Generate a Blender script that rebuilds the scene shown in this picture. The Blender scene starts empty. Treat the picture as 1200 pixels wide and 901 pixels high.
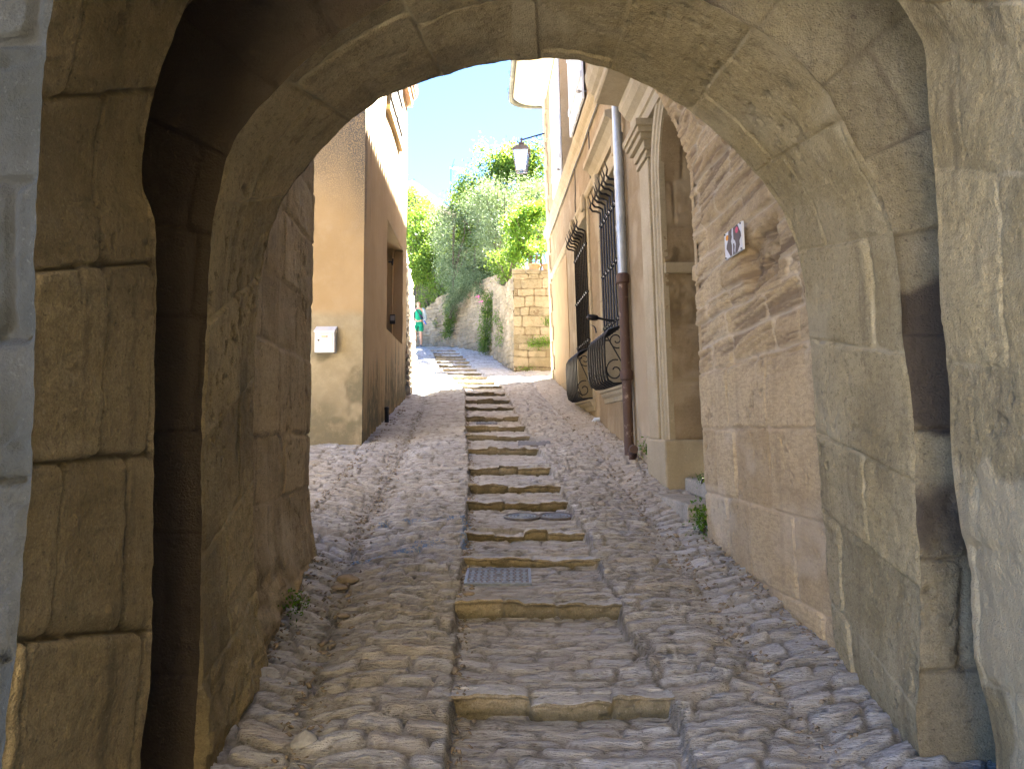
import bpy, math, random
import numpy as np
from mathutils import Vector
R = math.radians
C = bpy.context.scene.collection
rng = np.random.default_rng(7)
random.seed(7)

# ------------------------------------------------------------------ camera geometry (eye at the origin)
FPX, PITCH = 906.0, R(3.25)
def ray(u, v):
    x = (u - 600.0) / FPX; y = (450.5 - v) / FPX
    return np.array([x, math.cos(PITCH) - y * math.sin(PITCH), math.sin(PITCH) + y * math.cos(PITCH)])
def at(u, v, d):
    r = ray(u, v); return r * (d / r[1])
def on_plane(u, v, n, c):
    r = ray(u, v); n = np.array(n, float); return r * (c / float(n @ r))

# ------------------------------------------------------------------ noise
def _h(ix, iy, iz, seed):
    h = (ix.astype(np.int64) * 374761393 + iy.astype(np.int64) * 668265263 + iz.astype(np.int64) * 2147483647 + seed * 974634777) & 0xFFFFFFFF
    h = ((h ^ (h >> 13)) * 1274126177) & 0xFFFFFFFF
    h = ((h ^ (h >> 16)) * 2246822519) & 0xFFFFFFFF
    return ((h ^ (h >> 15)) & 0xFFFFFF) / float(0xFFFFFF)
def vn(x, y, z=0.0, seed=0):
    x, y, z = np.broadcast_arrays(np.asarray(x, float), np.asarray(y, float), np.asarray(z, float))
    ix, iy, iz = np.floor(x).astype(np.int64), np.floor(y).astype(np.int64), np.floor(z).astype(np.int64)
    fx, fy, fz = x - ix, y - iy, z - iz
    fx, fy, fz = [f * f * (3 - 2 * f) for f in (fx, fy, fz)]
    def L(a, b, t): return a + (b - a) * t
    r = []
    for dz in (0, 1):
        a = L(_h(ix, iy, iz + dz, seed), _h(ix + 1, iy, iz + dz, seed), fx)
        b = L(_h(ix, iy + 1, iz + dz, seed), _h(ix + 1, iy + 1, iz + dz, seed), fx)
        r.append(L(a, b, fy))
    return L(r[0], r[1], fz)
def fbm(x, y, z=0.0, o=4, seed=0, g=0.5):
    s = 0.0; a = 1.0; t = 0.0; k = 1.0
    for i in range(o):
        s = s + a * vn(np.asarray(x) * k, np.asarray(y) * k, np.asarray(z) * k, seed + i * 17); t += a; a *= g; k *= 2.03
    return s / t - 0.5
def sm(a, b, x):
    t = np.clip((x - a) / (b - a), 0, 1); return t * t * (3 - 2 * t)

def courses(t0, t1, lo, hi, seed):
    r = np.random.default_rng(seed); b = [t0]
    while b[-1] < t1: b.append(b[-1] + r.uniform(lo, hi))
    return np.array(b)
def masonry(s, t, bounds, lo, hi, wob, seed, wf=2.0):
    """distance to the nearest joint, a random number per block, local block coordinates"""
    s = np.asarray(s, float); t = np.asarray(t, float)
    tw = t + wob * fbm(s * wf, t * wf, 0.3, 3, seed + 5)
    sw = s + wob * fbm(s * wf + 31, t * wf, 0.7, 3, seed + 9)
    k = np.clip(np.searchsorted(bounds, tw) - 1, 0, len(bounds) - 2)
    dt = np.minimum(tw - bounds[k], bounds[k + 1] - tw)
    lt = (tw - bounds[k]) / (bounds[k + 1] - bounds[k]) - 0.5
    ds = np.empty_like(s); ls = np.empty_like(s); j = np.zeros(s.shape, np.int64)
    r = np.random.default_rng(seed)
    s0, s1 = sw.min() - hi, sw.max() + hi
    for c in range(len(bounds) - 1):
        n = int((s1 - s0) / lo) + 3
        e = s0 - r.uniform(0, hi) + np.cumsum(r.uniform(lo, hi, n))
        m = k == c
        if not m.any(): continue
        x = sw[m]; q = np.clip(np.searchsorted(e, x) - 1, 0, n - 2)
        ds[m] = np.minimum(x - e[q], e[q + 1] - x); j[m] = q; ls[m] = (x - e[q]) / (e[q + 1] - e[q]) - 0.5
    d = np.minimum(ds, dt)
    d = np.where(np.maximum(ds, dt) < 0.06, -np.log(np.exp(-ds * 60) + np.exp(-dt * 60)) / 60, d)
    return d, _h(k, j, np.zeros_like(k), seed + 3), ls, lt

# ------------------------------------------------------------------ objects
def world_of(o):
    p = np.zeros(3)
    while o is not None:
        p = p + np.array(o.location); o = o.parent
    return p
def tag(o, label=None, cat=None, group=None, kind=None):
    if label: o['label'] = label
    if cat: o['category'] = cat
    if group: o['group'] = group
    if kind: o['kind'] = kind
    return o
def thing(name, label, cat, loc=(0, 0, 0), group=None):
    o = bpy.data.objects.new(name, None); C.objects.link(o); o.location = [float(c) for c in loc]
    o.empty_display_size = 0.2
    return tag(o, label, cat, group)
def raw_obj(name, verts, faces, mat, parent=None, loc=None, smooth=False, attrs=None):
    """verts in world coordinates; faces: (n,4) / list"""
    verts = np.asarray(verts, float)
    base = world_of(parent) if parent is not None else (np.zeros(3) if loc is None else np.array(loc, float))
    me = bpy.data.meshes.new(name)
    lv = verts - base
    if isinstance(faces, np.ndarray):
        nf, k = faces.shape
        me.vertices.add(len(lv)); me.vertices.foreach_set('co', lv.astype(np.float32).ravel())
        me.loops.add(nf * k); me.loops.foreach_set('vertex_index', faces.astype(np.int32).ravel())
        me.polygons.add(nf); me.polygons.foreach_set('loop_start', np.arange(0, nf * k, k, dtype=np.int32))
        me.polygons.foreach_set('loop_total', np.full(nf, k, np.int32))
        me.update(calc_edges=True)
    else:
        me.from_pydata([tuple(map(float, p)) for p in lv], [], [tuple(int(i) for i in f) for f in faces]); me.update()
    if smooth: me.polygons.foreach_set('use_smooth', np.ones(len(me.polygons), bool))
    for k, a in (attrs or {}).items():
        at_ = me.attributes.new(k, 'FLOAT', 'POINT'); at_.data.foreach_set('value', np.asarray(a, np.float32).ravel())
    if mat: me.materials.append(mat)
    o = bpy.data.objects.new(name, me); C.objects.link(o)
    if parent is not None: o.parent = parent
    elif loc is not None: o.location = [float(c) for c in loc]
    return o

class MB:
    def __init__(s): s.v = []; s.f = []
    def add(s, v, f):
        b = len(s.v); s.v += [tuple(map(float, p)) for p in v]; s.f += [tuple(i + b for i in q) for q in f]
    def hexa(s, p):          # 8 corners: 4 bottom loop, 4 top loop
        s.add(p, [(3, 2, 1, 0), (4, 5, 6, 7), (0, 1, 5, 4), (1, 2, 6, 5), (2, 3, 7, 6), (3, 0, 4, 7)])
    def box(s, x0, x1, y0, y1, z0, z1):
        s.hexa([(x0, y0, z0), (x1, y0, z0), (x1, y1, z0), (x0, y1, z0), (x0, y0, z1), (x1, y0, z1), (x1, y1, z1), (x0, y1, z1)])
    def prism(s, loop, off):  # closed loop of points swept by an offset vector
        n = len(loop); o = np.array(off, float); a = [np.array(p, float) for p in loop]
        s.add([*a, *[p + o for p in a]], [tuple(range(n))[::-1], tuple(range(n, 2 * n))] + [(i, (i + 1) % n, n + (i + 1) % n, n + i) for i in range(n)])
    def loft(s, rings, closed=True, caps=True):
        n = len(rings[0]); b = []
        for r in rings: b += list(r)
        f = []
        for k in range(len(rings) - 1):
            for i in range(n if closed else n - 1):
                j = (i + 1) % n; f.append((k * n + i, k * n + j, (k + 1) * n + j, (k + 1) * n + i))
        if caps and closed: f += [tuple(range(n))[::-1], tuple(range((len(rings) - 1) * n, len(rings) * n))]
        s.add(b, f)
    def tube(s, pts, r, n=8):
        P = [Vector(p) for p in pts]; rr = r if hasattr(r, '__len__') else [r] * len(P)
        rings = []; up = Vector((0.13, 0.21, 0.97)); prev = None
        for i, p in enumerate(P):
            t = (P[min(i + 1, len(P) - 1)] - P[max(i - 1, 0)]).normalized()
            if prev is None:
                a = t.cross(up)
                if a.length < 0.2: a = t.cross(Vector((1, 0, 0)))
            else: a = prev - t * prev.dot(t)
            a.normalize(); b = t.cross(a); prev = a
            rings.append([p + (a * math.cos(q) + b * math.sin(q)) * rr[i] for q in [2 * math.pi * k / n for k in range(n)]])
        s.loft(rings)
    def lathe(s, prof, c, n=24):
        c = np.array(c, float)
        s.loft([[c + np.array([r * math.cos(2 * math.pi * k / n), r * math.sin(2 * math.pi * k / n), z]) for k in range(n)] for r, z in prof])
    def build(s, name, mat, parent=None, loc=None, smooth=False, bevel=0.0):
        o = raw_obj(name, np.array(s.v), s.f, mat, parent, loc, smooth)
        if bevel:
            m = o.modifiers.new('bevel', 'BEVEL'); m.width = bevel; m.segments = 2; m.limit_method = 'ANGLE'; m.angle_limit = R(40)
        if smooth: 
            try: o.data.set_sharp_from_angle(angle=R(40))
            except Exception: pass
        return o

def grid_faces(n, m, keep=None):
    i, j = np.meshgrid(np.arange(n - 1), np.arange(m - 1), indexing='ij')
    f = np.stack([i * m + j, (i + 1) * m + j, (i + 1) * m + j + 1, i * m + j + 1], -1)
    f = f[keep] if keep is not None else f.reshape(-1, 4)
    return f
def sheet(name, P, fn, mat, parent=None, loc=None, toward=None, keep=None, st=None, fade=None):
    """a displaced, textured surface: P is an (n,m,3) grid; fn(s,t,P) gives displacement and attributes"""
    n, m, _ = P.shape
    gu = np.gradient(P, axis=0); gv = np.gradient(P, axis=1)
    N = np.cross(gu, gv); N /= np.linalg.norm(N, axis=-1, keepdims=True) + 1e-12
    if toward is not None:
        if np.sum(N * (np.array(toward, float) - P)) < 0: N = -N
    if st is None:
        s = np.concatenate([[0], np.cumsum(np.linalg.norm(np.diff(P[:, m // 2], axis=0), axis=-1))])
        t = np.concatenate([[0], np.cumsum(np.linalg.norm(np.diff(P[n // 2], axis=0), axis=-1))])
        S, T = np.meshgrid(s, t, indexing='ij')
    else: S, T = st
    h, at_ = fn(S, T, P)
    if fade:
        t_ = np.concatenate([[0], np.cumsum(np.linalg.norm(np.diff(P[n // 2], axis=0), axis=-1))])
        if fade[0]: h = h * sm(0, fade[0], t_)[None, :]
        if fade[1]: h = h * sm(0, fade[1], t_[-1] - t_)[None, :]
    V = P + N * np.asarray(h)[..., None]
    return raw_obj(name, V.reshape(-1, 3), grid_faces(n, m, keep), mat, parent, loc, True, {k: np.broadcast_to(a, h.shape) for k, a in at_.items()})

# ------------------------------------------------------------------ materials
class NT:
    def __init__(s, name):
        s.m = bpy.data.materials.new(name); s.m.use_nodes = True
        s.t = s.m.node_tree; s.t.nodes.clear(); s.out = s.n('ShaderNodeOutputMaterial')
    def n(s, ty, **k):
        x = s.t.nodes.new(ty)
        for a, b in k.items(): setattr(x, a, b)
        return x
    def l(s, a, b): s.t.links.new(a, b)
    def val(s, sock, v):
        if hasattr(v, 'default_value') or isinstance(v, bpy.types.NodeSocket): s.l(v, sock)
        else: sock.default_value = v
    def pos(s, scale=(1, 1, 1)):
        g = s.n('ShaderNodeNewGeometry'); mp = s.n('ShaderNodeMapping'); mp.inputs['Scale'].default_value = scale
        s.l(g.outputs['Position'], mp.inputs['Vector']); return mp.outputs[0]
    def noise(s, scale, det=5, rough=0.6, vec=None, dist=0.0):
        x = s.n('ShaderNodeTexNoise'); x.inputs['Scale'].default_value = scale; x.inputs['Detail'].default_value = det
        x.inputs['Roughness'].default_value = rough; x.inputs['Distortion'].default_value = dist
        s.l(vec if vec is not None else s.pos(), x.inputs['Vector']); return x.outputs['Fac']
    def ramp(s, fac, a, b):
        x = s.n('ShaderNodeMapRange', interpolation_type='SMOOTHSTEP')
        x.inputs['From Min'].default_value = a; x.inputs['From Max'].default_value = b; s.l(fac, x.inputs['Value']); return x.outputs[0]
    def mix(s, f, a, b, mode='MIX'):
        x = s.n('ShaderNodeMix', data_type='RGBA', blend_type=mode)
        s.val(x.inputs[0], f)
        for q, c in ((6, a), (7, b)):
            if isinstance(c, (tuple, list)): x.inputs[q].default_value = (*c, 1) if len(c) == 3 else c
            else: s.l(c, x.inputs[q])
        return x.outputs[2]
    def math(s, op, a, b=0.0, clamp=False):
        x = s.n('ShaderNodeMath', operation=op, use_clamp=clamp); s.val(x.inputs[0], a); s.val(x.inputs[1], b); return x.outputs[0]
    def attr(s, name):
        x = s.n('ShaderNodeAttribute', attribute_name=name); return x.outputs['Fac']
    def bump(s, h, strength, dist=0.01, normal=None):
        x = s.n('ShaderNodeBump'); x.inputs['Strength'].default_value = strength; x.inputs['Distance'].default_value = dist
        s.l(h, x.inputs['Height'])
        if normal is not None: s.l(normal, x.inputs['Normal'])
        return x.outputs[0]
    def bsdf(s, col, rough=0.8, normal=None, metal=0.0, spec=0.3, **kw):
        b = s.n('ShaderNodeBsdfPrincipled')
        if isinstance(col, (tuple, list)): b.inputs['Base Color'].default_value = (*col, 1)
        else: s.l(col, b.inputs['Base Color'])
        s.val(b.inputs['Roughness'], rough); b.inputs['Metallic'].default_value = metal
        b.inputs['Specular IOR Level'].default_value = spec
        if normal is not None: s.l(normal, b.inputs['Normal'])
        for k, v in kw.items(): b.inputs[k].default_value = v
        s.l(b.outputs[0], s.out.inputs[0]); return b

def stone_mat(name, ca, cb, mortar, stain=(0.05, 0.045, 0.035), stain_amt=0.5, light=(0.5, 0.46, 0.38), light_amt=0.25, bump=0.5, strata=0.0, lay=(1, 1, 3)):
    n = NT(name)
    big = n.noise(0.9, 4, 0.6); mid = n.noise(4.5, 6, 0.65); fine = n.noise(38, 4, 0.7); streak = n.noise(7, 5, 0.6, n.pos((1, 1, 0.12)))
    lay_ = n.noise(16, 4, 0.6, n.pos(lay))
    c = n.mix(n.ramp(n.attr('blk'), 0.05, 0.95), ca, cb)
    c = n.mix(n.math('MULTIPLY', n.ramp(mid, 0.35, 0.75), 0.55), c, n.mix(0.5, cb, light))
    c = n.mix(n.math('MULTIPLY', n.ramp(lay_, 0.42, 0.66), 0.25 + strata), c, n.mix(0.6, ca, stain))
    c = n.mix(n.math('MULTIPLY', n.ramp(big, 0.48, 0.72), light_amt), c, light)
    c = n.mix(n.math('MULTIPLY', n.ramp(streak, 0.5, 0.75), stain_amt), c, stain)
    c = n.mix(n.math('MULTIPLY', n.ramp(fine, 0.5, 0.7), 0.55), c, n.mix(0.6, ca, stain))
    grain = n.noise(170, 2, 0.6); dots = n.noise(62, 3, 0.6)
    c = n.mix(n.math('MULTIPLY', n.ramp(grain, 0.40, 0.62), 0.30), c, n.mix(0.75, ca, stain)); c = n.mix(n.math('MULTIPLY', n.ramp(dots, 0.62, 0.70), 0.6), c, stain); c = n.mix(n.math('MULTIPLY', n.ramp(dots, 0.38, 0.30), 0.4), c, light)
    c = n.mix(n.math('MULTIPLY', n.attr('mort'), 0.8), c, n.mix(n.ramp(mid, 0.3, 0.7), mortar, n.mix(0.5, mortar, stain)))
    c = n.mix(n.attr('dirt_tone'), c, stain)
    c = n.mix(n.attr('pale'), c, light)
    hgt = n.math('ADD', n.math('MULTIPLY', fine, 0.7), n.math('ADD', n.noise(120, 3, 0.6), n.math('MULTIPLY', mid, 0.9)))
    n.bsdf(c, 0.9, n.bump(hgt, bump, 0.008), spec=0.2)
    return n.m
def plain(name, col, rough=0.5, metal=0.0, var=0.12, scale=14, bump=0.0, spec=0.4):
    n = NT(name); f = n.noise(scale, 5, 0.6)
    c = n.mix(n.ramp(f, 0.3, 0.72), tuple(x * (1 - var) for x in col), tuple(min(1, x * (1 + var)) for x in col))
    n.bsdf(c, rough, n.bump(n.noise(scale * 6, 3), bump, 0.004) if bump else None, metal, spec); return n.m
def two_tone(name, a, b, scale, lo, hi, rough=0.7, metal=0.0, bump=0.2, vec=(1, 1, 1)):
    n = NT(name); f = n.noise(scale, 7, 0.65, n.pos(vec))
    n.bsdf(n.mix(n.ramp(f, lo, hi), a, b), rough, n.bump(n.noise(scale * 5, 4), bump, 0.004), metal); return n.m
def leaf_mat(name, a, b, c, trans=0.35, gloss=0.6):
    n = NT(name); k = n.attr('blk')
    col = n.mix(n.ramp(k, 0.0, 0.6), a, b); col = n.mix(n.ramp(k, 0.72, 1.0), col, c)
    p = n.n('ShaderNodeBsdfPrincipled'); n.l(col, p.inputs['Base Color']); p.inputs['Roughness'].default_value = gloss
    p.inputs['Specular IOR Level'].default_value = 0.15
    t = n.n('ShaderNodeBsdfTranslucent'); n.l(n.mix(0.35, col, (0.25, 0.32, 0.03)), t.inputs['Color'])
    x = n.n('ShaderNodeMixShader'); x.inputs[0].default_value = trans
    n.l(p.outputs[0], x.inputs[1]); n.l(t.outputs[0], x.inputs[2]); n.l(x.outputs[0], n.out.inputs[0]); return n.m

def street_mat():
    n = NT('calade')
    lay_ = n.noise(11, 5, 0.65, n.pos((1, 5.5, 5.5)), 0.3); lay2 = n.noise(26, 4, 0.7, n.pos((1, 6, 6)), 0.2); mid = n.noise(7, 5, 0.65); fine = n.noise(60, 4, 0.7); big = n.noise(0.8, 4)
    k = n.attr('blk')
    c = n.mix(k, (0.49, 0.48, 0.465), (0.71, 0.705, 0.69))
    c = n.mix(n.math('MULTIPLY', n.ramp(k, 0.8, 1.0), 0.5), c, (0.42, 0.33, 0.22))
    c = n.mix(n.math('MULTIPLY', n.ramp(lay_, 0.35, 0.7), 0.55), c, (0.74, 0.735, 0.72))
    c = n.mix(n.math('MULTIPLY', n.ramp(lay_, 0.44, 0.32), 0.75), c, (0.19, 0.165, 0.135))
    c = n.mix(n.math('MULTIPLY', n.ramp(lay2, 0.43, 0.33), 0.55), c, (0.17, 0.145, 0.115))
    c = n.mix(n.math('MULTIPLY', n.ramp(lay2, 0.56, 0.68), 0.45), c, (0.70, 0.67, 0.62))
    c = n.mix(n.math('MULTIPLY', n.ramp(mid, 0.5, 0.75), 0.3), c, (0.22, 0.185, 0.14))
    c = n.mix(n.math('MULTIPLY', n.ramp(big, 0.5, 0.7), 0.25), c, (0.32, 0.27, 0.21))
    c = n.mix(n.math('MULTIPLY', n.ramp(fine, 0.54, 0.72), 0.3), c, (0.12, 0.1, 0.08))
    c = n.mix(n.math('MULTIPLY', n.attr('mort'), 0.75), c, n.mix(n.ramp(mid, 0.35, 0.6), (0.19, 0.165, 0.13), (0.44, 0.41, 0.36)))
    c = n.mix(n.attr('dirt_tone'), c, (0.10, 0.085, 0.05))
    c = n.mix(n.attr('pale'), c, (0.44, 0.39, 0.31))
    c = n.mix(n.math('MULTIPLY', n.attr('paint'), n.math('MULTIPLY', n.ramp(fine, 0.44, 0.56), 0.8)), c, (0.12, 0.26, 0.5))
    hgt = n.math('ADD', n.math('MULTIPLY', fine, 0.6), n.math('ADD', n.math('MULTIPLY', lay_, 1.6), n.math('MULTIPLY', lay2, 1.0)))
    n.bsdf(c, 0.85, n.bump(hgt, 1.0, 0.016), spec=0.25); return n.m

M = {}
M['street'] = street_mat()
M['step'] = stone_mat('step_stone', (0.20, 0.165, 0.105), (0.33, 0.275, 0.185), (0.24, 0.21, 0.16), stain=(0.045, 0.045, 0.025), stain_amt=0.45, light=(0.50, 0.46, 0.39), light_amt=0.15)
M['gate'] = stone_mat('gate_stone', (0.27, 0.21, 0.105), (0.39, 0.31, 0.165), (0.11, 0.088, 0.058), stain=(0.085, 0.068, 0.044), stain_amt=0.6, light=(0.42, 0.355, 0.235), light_amt=0.4, bump=0.9)
M['soffit'] = stone_mat('soffit_stone', (0.265, 0.21, 0.105), (0.40, 0.32, 0.17), (0.45, 0.38, 0.23), stain=(0.09, 0.072, 0.046), stain_amt=0.6, light=(0.46, 0.40, 0.27), light_amt=0.4, bump=0.9)
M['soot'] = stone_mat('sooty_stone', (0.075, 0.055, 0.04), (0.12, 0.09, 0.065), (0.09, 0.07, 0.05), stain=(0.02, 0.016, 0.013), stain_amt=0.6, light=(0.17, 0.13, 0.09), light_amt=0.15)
M['ring'] = stone_mat('ring_stone', (0.31, 0.26, 0.145), (0.39, 0.33, 0.19), (0.24, 0.20, 0.12), stain=(0.055, 0.042, 0.032), stain_amt=0.45, light=(0.42, 0.38, 0.29), light_amt=0.2, bump=0.9)
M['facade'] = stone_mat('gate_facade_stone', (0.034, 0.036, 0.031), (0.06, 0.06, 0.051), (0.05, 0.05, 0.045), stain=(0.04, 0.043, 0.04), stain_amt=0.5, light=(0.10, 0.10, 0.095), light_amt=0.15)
M['tan'] = stone_mat('eroded_tan_stone', (0.48, 0.345, 0.175), (0.62, 0.47, 0.26), (0.60, 0.46, 0.29), stain=(0.22, 0.155, 0.095), stain_amt=0.3, light=(0.60, 0.50, 0.36), light_amt=0.3, strata=0.25, lay=(1, 1, 4), bump=0.9)
M['left_wall'] = stone_mat('passage_stone', (0.31, 0.245, 0.145), (0.46, 0.37, 0.225), (0.42, 0.34, 0.24), stain=(0.11, 0.085, 0.055), stain_amt=0.6, light=(0.54, 0.45, 0.33), light_amt=0.4, bump=0.9)
M['ashlar'] = stone_mat('house_ashlar', (0.20, 0.148, 0.085), (0.25, 0.188, 0.115), (0.26, 0.205, 0.135), stain=(0.17, 0.13, 0.08), stain_amt=0.3, light=(0.38, 0.32, 0.23), light_amt=0.3, bump=0.3)
M['trim'] = stone_mat('carved_trim', (0.31, 0.265, 0.18), (0.37, 0.315, 0.215), (0.32, 0.27, 0.185), stain=(0.22, 0.18, 0.12), stain_amt=0.4, light=(0.50, 0.45, 0.35), light_amt=0.3, bump=0.35)
M['rubble'] = stone_mat('rubble_stone', (0.135, 0.117, 0.078), (0.22, 0.188, 0.128), (0.17, 0.14, 0.095), stain=(0.14, 0.115, 0.07), stain_amt=0.4, light=(0.34, 0.29, 0.21), light_amt=0.25)
M['rubble_pale'] = stone_mat('pale_rubble', (0.46, 0.41, 0.32), (0.6, 0.54, 0.44), (0.40, 0.34, 0.26), light=(0.62, 0.58, 0.5))
M['iron'] = plain('black_iron', (0.018, 0.018, 0.021), 0.45, 0.6, 0.3)
M['iron_blue'] = plain('bracket_iron', (0.03, 0.035, 0.05), 0.45, 0.5, 0.3)
M['zinc'] = plain('zinc_pipe', (0.40, 0.45, 0.52), 0.42, 0.35, 0.15, 6)
M['castiron'] = two_tone('rusty_iron', (0.075, 0.045, 0.035), (0.26, 0.20, 0.16), 9, 0.56, 0.7, 0.7)
M['gutter'] = two_tone('gutter_metal', (0.10, 0.11, 0.10), (0.2, 0.21, 0.18), 5, 0.4, 0.7, 0.5, 0.3)
M['cream'] = plain('cream_plaster', (0.50, 0.45, 0.34), 0.9, 0, 0.08, 5, 0.2)
M['shutter'] = two_tone('pale_blue_shutter', (0.46, 0.52, 0.60), (0.60, 0.66, 0.72), 6, 0.35, 0.7, 0.6, 0, 0.2, (3, 3, 0.4))
M['dark_shutter'] = two_tone('dark_shutter', (0.07, 0.065, 0.055), (0.15, 0.135, 0.11), 9, 0.4, 0.7, 0.7, 0, 0.2, (3, 3, 0.3))
M['wood'] = two_tone('old_door_wood', (0.06, 0.042, 0.036), (0.12, 0.08, 0.06), 12, 0.4, 0.7, 0.65, 0, 0.3, (4, 4, 0.3))
M['frame'] = plain('window_frame', (0.40, 0.39, 0.36), 0.6)
M['white'] = plain('mailbox_white', (0.74, 0.76, 0.80), 0.35, 0, 0.03, 3)
M['grey'] = plain('grey_metal', (0.30, 0.31, 0.33), 0.45, 0.6)
M['black'] = plain('black_paint', (0.02, 0.02, 0.022), 0.45)
M['tile'] = two_tone('roof_tile', (0.36, 0.20, 0.11), (0.48, 0.33, 0.21), 5, 0.35, 0.7, 0.85)
M['terracotta'] = two_tone('terracotta', (0.42, 0.21, 0.11), (0.52, 0.31, 0.19), 6, 0.4, 0.7, 0.85)
M['soil'] = plain('garden_soil', (0.10, 0.075, 0.045), 0.95, 0, 0.3, 4, 0.6)
M['bark'] = plain('bark', (0.07, 0.055, 0.04), 0.9, 0, 0.3, 12, 0.8)
M['stone_loose'] = plain('loose_stone', (0.27, 0.22, 0.16), 0.9, 0, 0.25, 18, 0.5)
M['stone_grey'] = plain('grey_loose_stone', (0.30, 0.30, 0.30), 0.9, 0, 0.25, 18, 0.5)
M['cover'] = plain('cast_cover', (0.20, 0.23, 0.29), 0.5, 0.35, 0.2, 30)
M['cover_dark'] = plain('cast_cover_dark', (0.13, 0.115, 0.115), 0.55, 0.4, 0.25, 30)
M['terrain'] = two_tone('dry_hillside', (0.05, 0.045, 0.03), (0.12, 0.092, 0.06), 0.12, 0.4, 0.62, 0.95)
def glass_mat(name, tint, rough=0.05, mixf=0.35):
    n = NT(name); g = n.n('ShaderNodeBsdfGlossy'); g.inputs['Roughness'].default_value = rough
    t = n.n('ShaderNodeBsdfTransparent'); t.inputs['Color'].default_value = (*tint, 1)
    x = n.n('ShaderNodeMixShader'); x.inputs[0].default_value = mixf
    n.l(t.outputs[0], x.inputs[1]); n.l(g.outputs[0], x.inputs[2]); n.l(x.outputs[0], n.out.inputs[0]); return n.m
M['lampglass'] = glass_mat('lamp_glass', (0.93, 0.95, 1.0), 0.15, 0.25)
n_ = NT('window_pane'); n_.bsdf((0.02, 0.024, 0.028), 0.08, spec=0.6); M['pane'] = n_.m
M['olive'] = leaf_mat('olive_leaf', (0.04, 0.07, 0.035), (0.11, 0.165, 0.095), (0.24, 0.30, 0.21), 0.22)
M['green'] = leaf_mat('green_leaf', (0.025, 0.06, 0.010), (0.07, 0.145, 0.02), (0.17, 0.25, 0.03), 0.4)
M['lemon'] = leaf_mat('citrus_leaf', (0.035, 0.10, 0.010), (0.09, 0.20, 0.018), (0.24, 0.32, 0.03), 0.38)
M['dark_leaf'] = leaf_mat('dark_leaf', (0.016, 0.036, 0.012), (0.04, 0.08, 0.022), (0.09, 0.15, 0.035), 0.25)
M['grey_leaf'] = leaf_mat('grey_green_leaf', (0.05, 0.085, 0.05), (0.10, 0.15, 0.085), (0.17, 0.22, 0.13), 0.25)
M['pink'] = plain('pink_petal', (0.6, 0.12, 0.3), 0.7)

# ------------------------------------------------------------------ the street
def pch(y, ks, vs):
    y = np.asarray(y, float)
    return sum(np.interp(y + o, ks, vs) for o in (-0.9, -0.45, 0, 0.45, 0.9)) / 5
GK = [-60, -30, -6, 0, 14, 22, 28, 31, 40, 80]
GV = [-4.2, -3.6, -2.5, -1.6, 0.5, 1.78, 2.98, 3.22, 3.5, 4.2]
def zg(y): return pch(y, GK, GV)
def XL(y): return np.interp(y, [0, 3.2, 4.2, 5.5, 7.7, 12, 16, 21, 25.5, 28, 34], [-.22, -.24, -.30, -.33, -.42, -.73, -.97, -1.95, -2.6, -3.1, -4.4])
def XR(y): return np.interp(y, [0, 3.2, 4.2, 5.5, 7.7, 12, 16, 21, 25.5, 28, 34], [.68, .65, .59, .52, .43, .10, -.15, -.95, -1.7, -2.25, -3.5])
def d_of_v(v):
    lo, hi = 1.0, 29.0; k = (502 - v) / FPX
    for _ in range(50):
        m = (lo + hi) / 2
        if zg(m) / m < k: lo = m
        else: hi = m
    return lo
RV = [809, 703, 650.5, 621, 587, 568, 546, 524, 510, 499, 488.4, 476.8, 468, 459.5, 452.5, 446.5, 441, 436.5, 432, 427.5, 423.5, 420, 416.5, 413, 410]
RY = [2.05] + [d_of_v(v) for v in RV]
RH = [0.085, 0.085, 0.092, 0.062, 0.075, 0.075, 0.072, 0.095, 0.09] + [0.068 + 0.025 * ((i * 37 % 10) / 10) for i in range(len(RV))]
GL = ([0, 2.9, 4.3, 6.2, 8.85, 14, 20], [-.75, -.81, -.96, -1.16, -1.27, -1.6, -2.3])
GR = ([0, 3, 6.7, 9, 13, 18, 22], [1.2, 1.15, 1.07, .99, .72, .45, -.1])
def step_z(y, lag=0.0):
    """sawtooth of the stepped strip"""
    y = np.asarray(y, float); z = zg(y).copy()
    ys = np.array(RY); k = np.searchsorted(ys, y - lag) - 1
    ok = (k >= 0) & (k < len(ys) - 1); kk = np.clip(k, 0, len(ys) - 2)
    f = (y - ys[kk]) / (ys[kk + 1] - ys[kk])
    za = zg(ys[kk]); zb = zg(ys[kk + 1]) - np.array(RH)[kk + 1]
    return np.where(ok, za + (zb - za) * f, np.where(k < 0, z - 0.05, z))
def street_z0(x, y):
    z = zg(y)
    z = z - 0.045 * np.exp(-((x - np.interp(y, *GL)) / 0.16) ** 2) - 0.03 * np.exp(-((x - np.interp(y, *GR)) / 0.14) ** 2)
    z = z - 0.07 * sm(-0.7, -1.2, x) * sm(6, 2.5, y) 
    return z
def ground(x, y):
    """street surface level, without stones"""
    x = float(x); y = float(y)
    return float(step_z(y)) if XL(y) < x < XR(y) else float(street_z0(np.array(x), np.array(y)))

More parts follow.
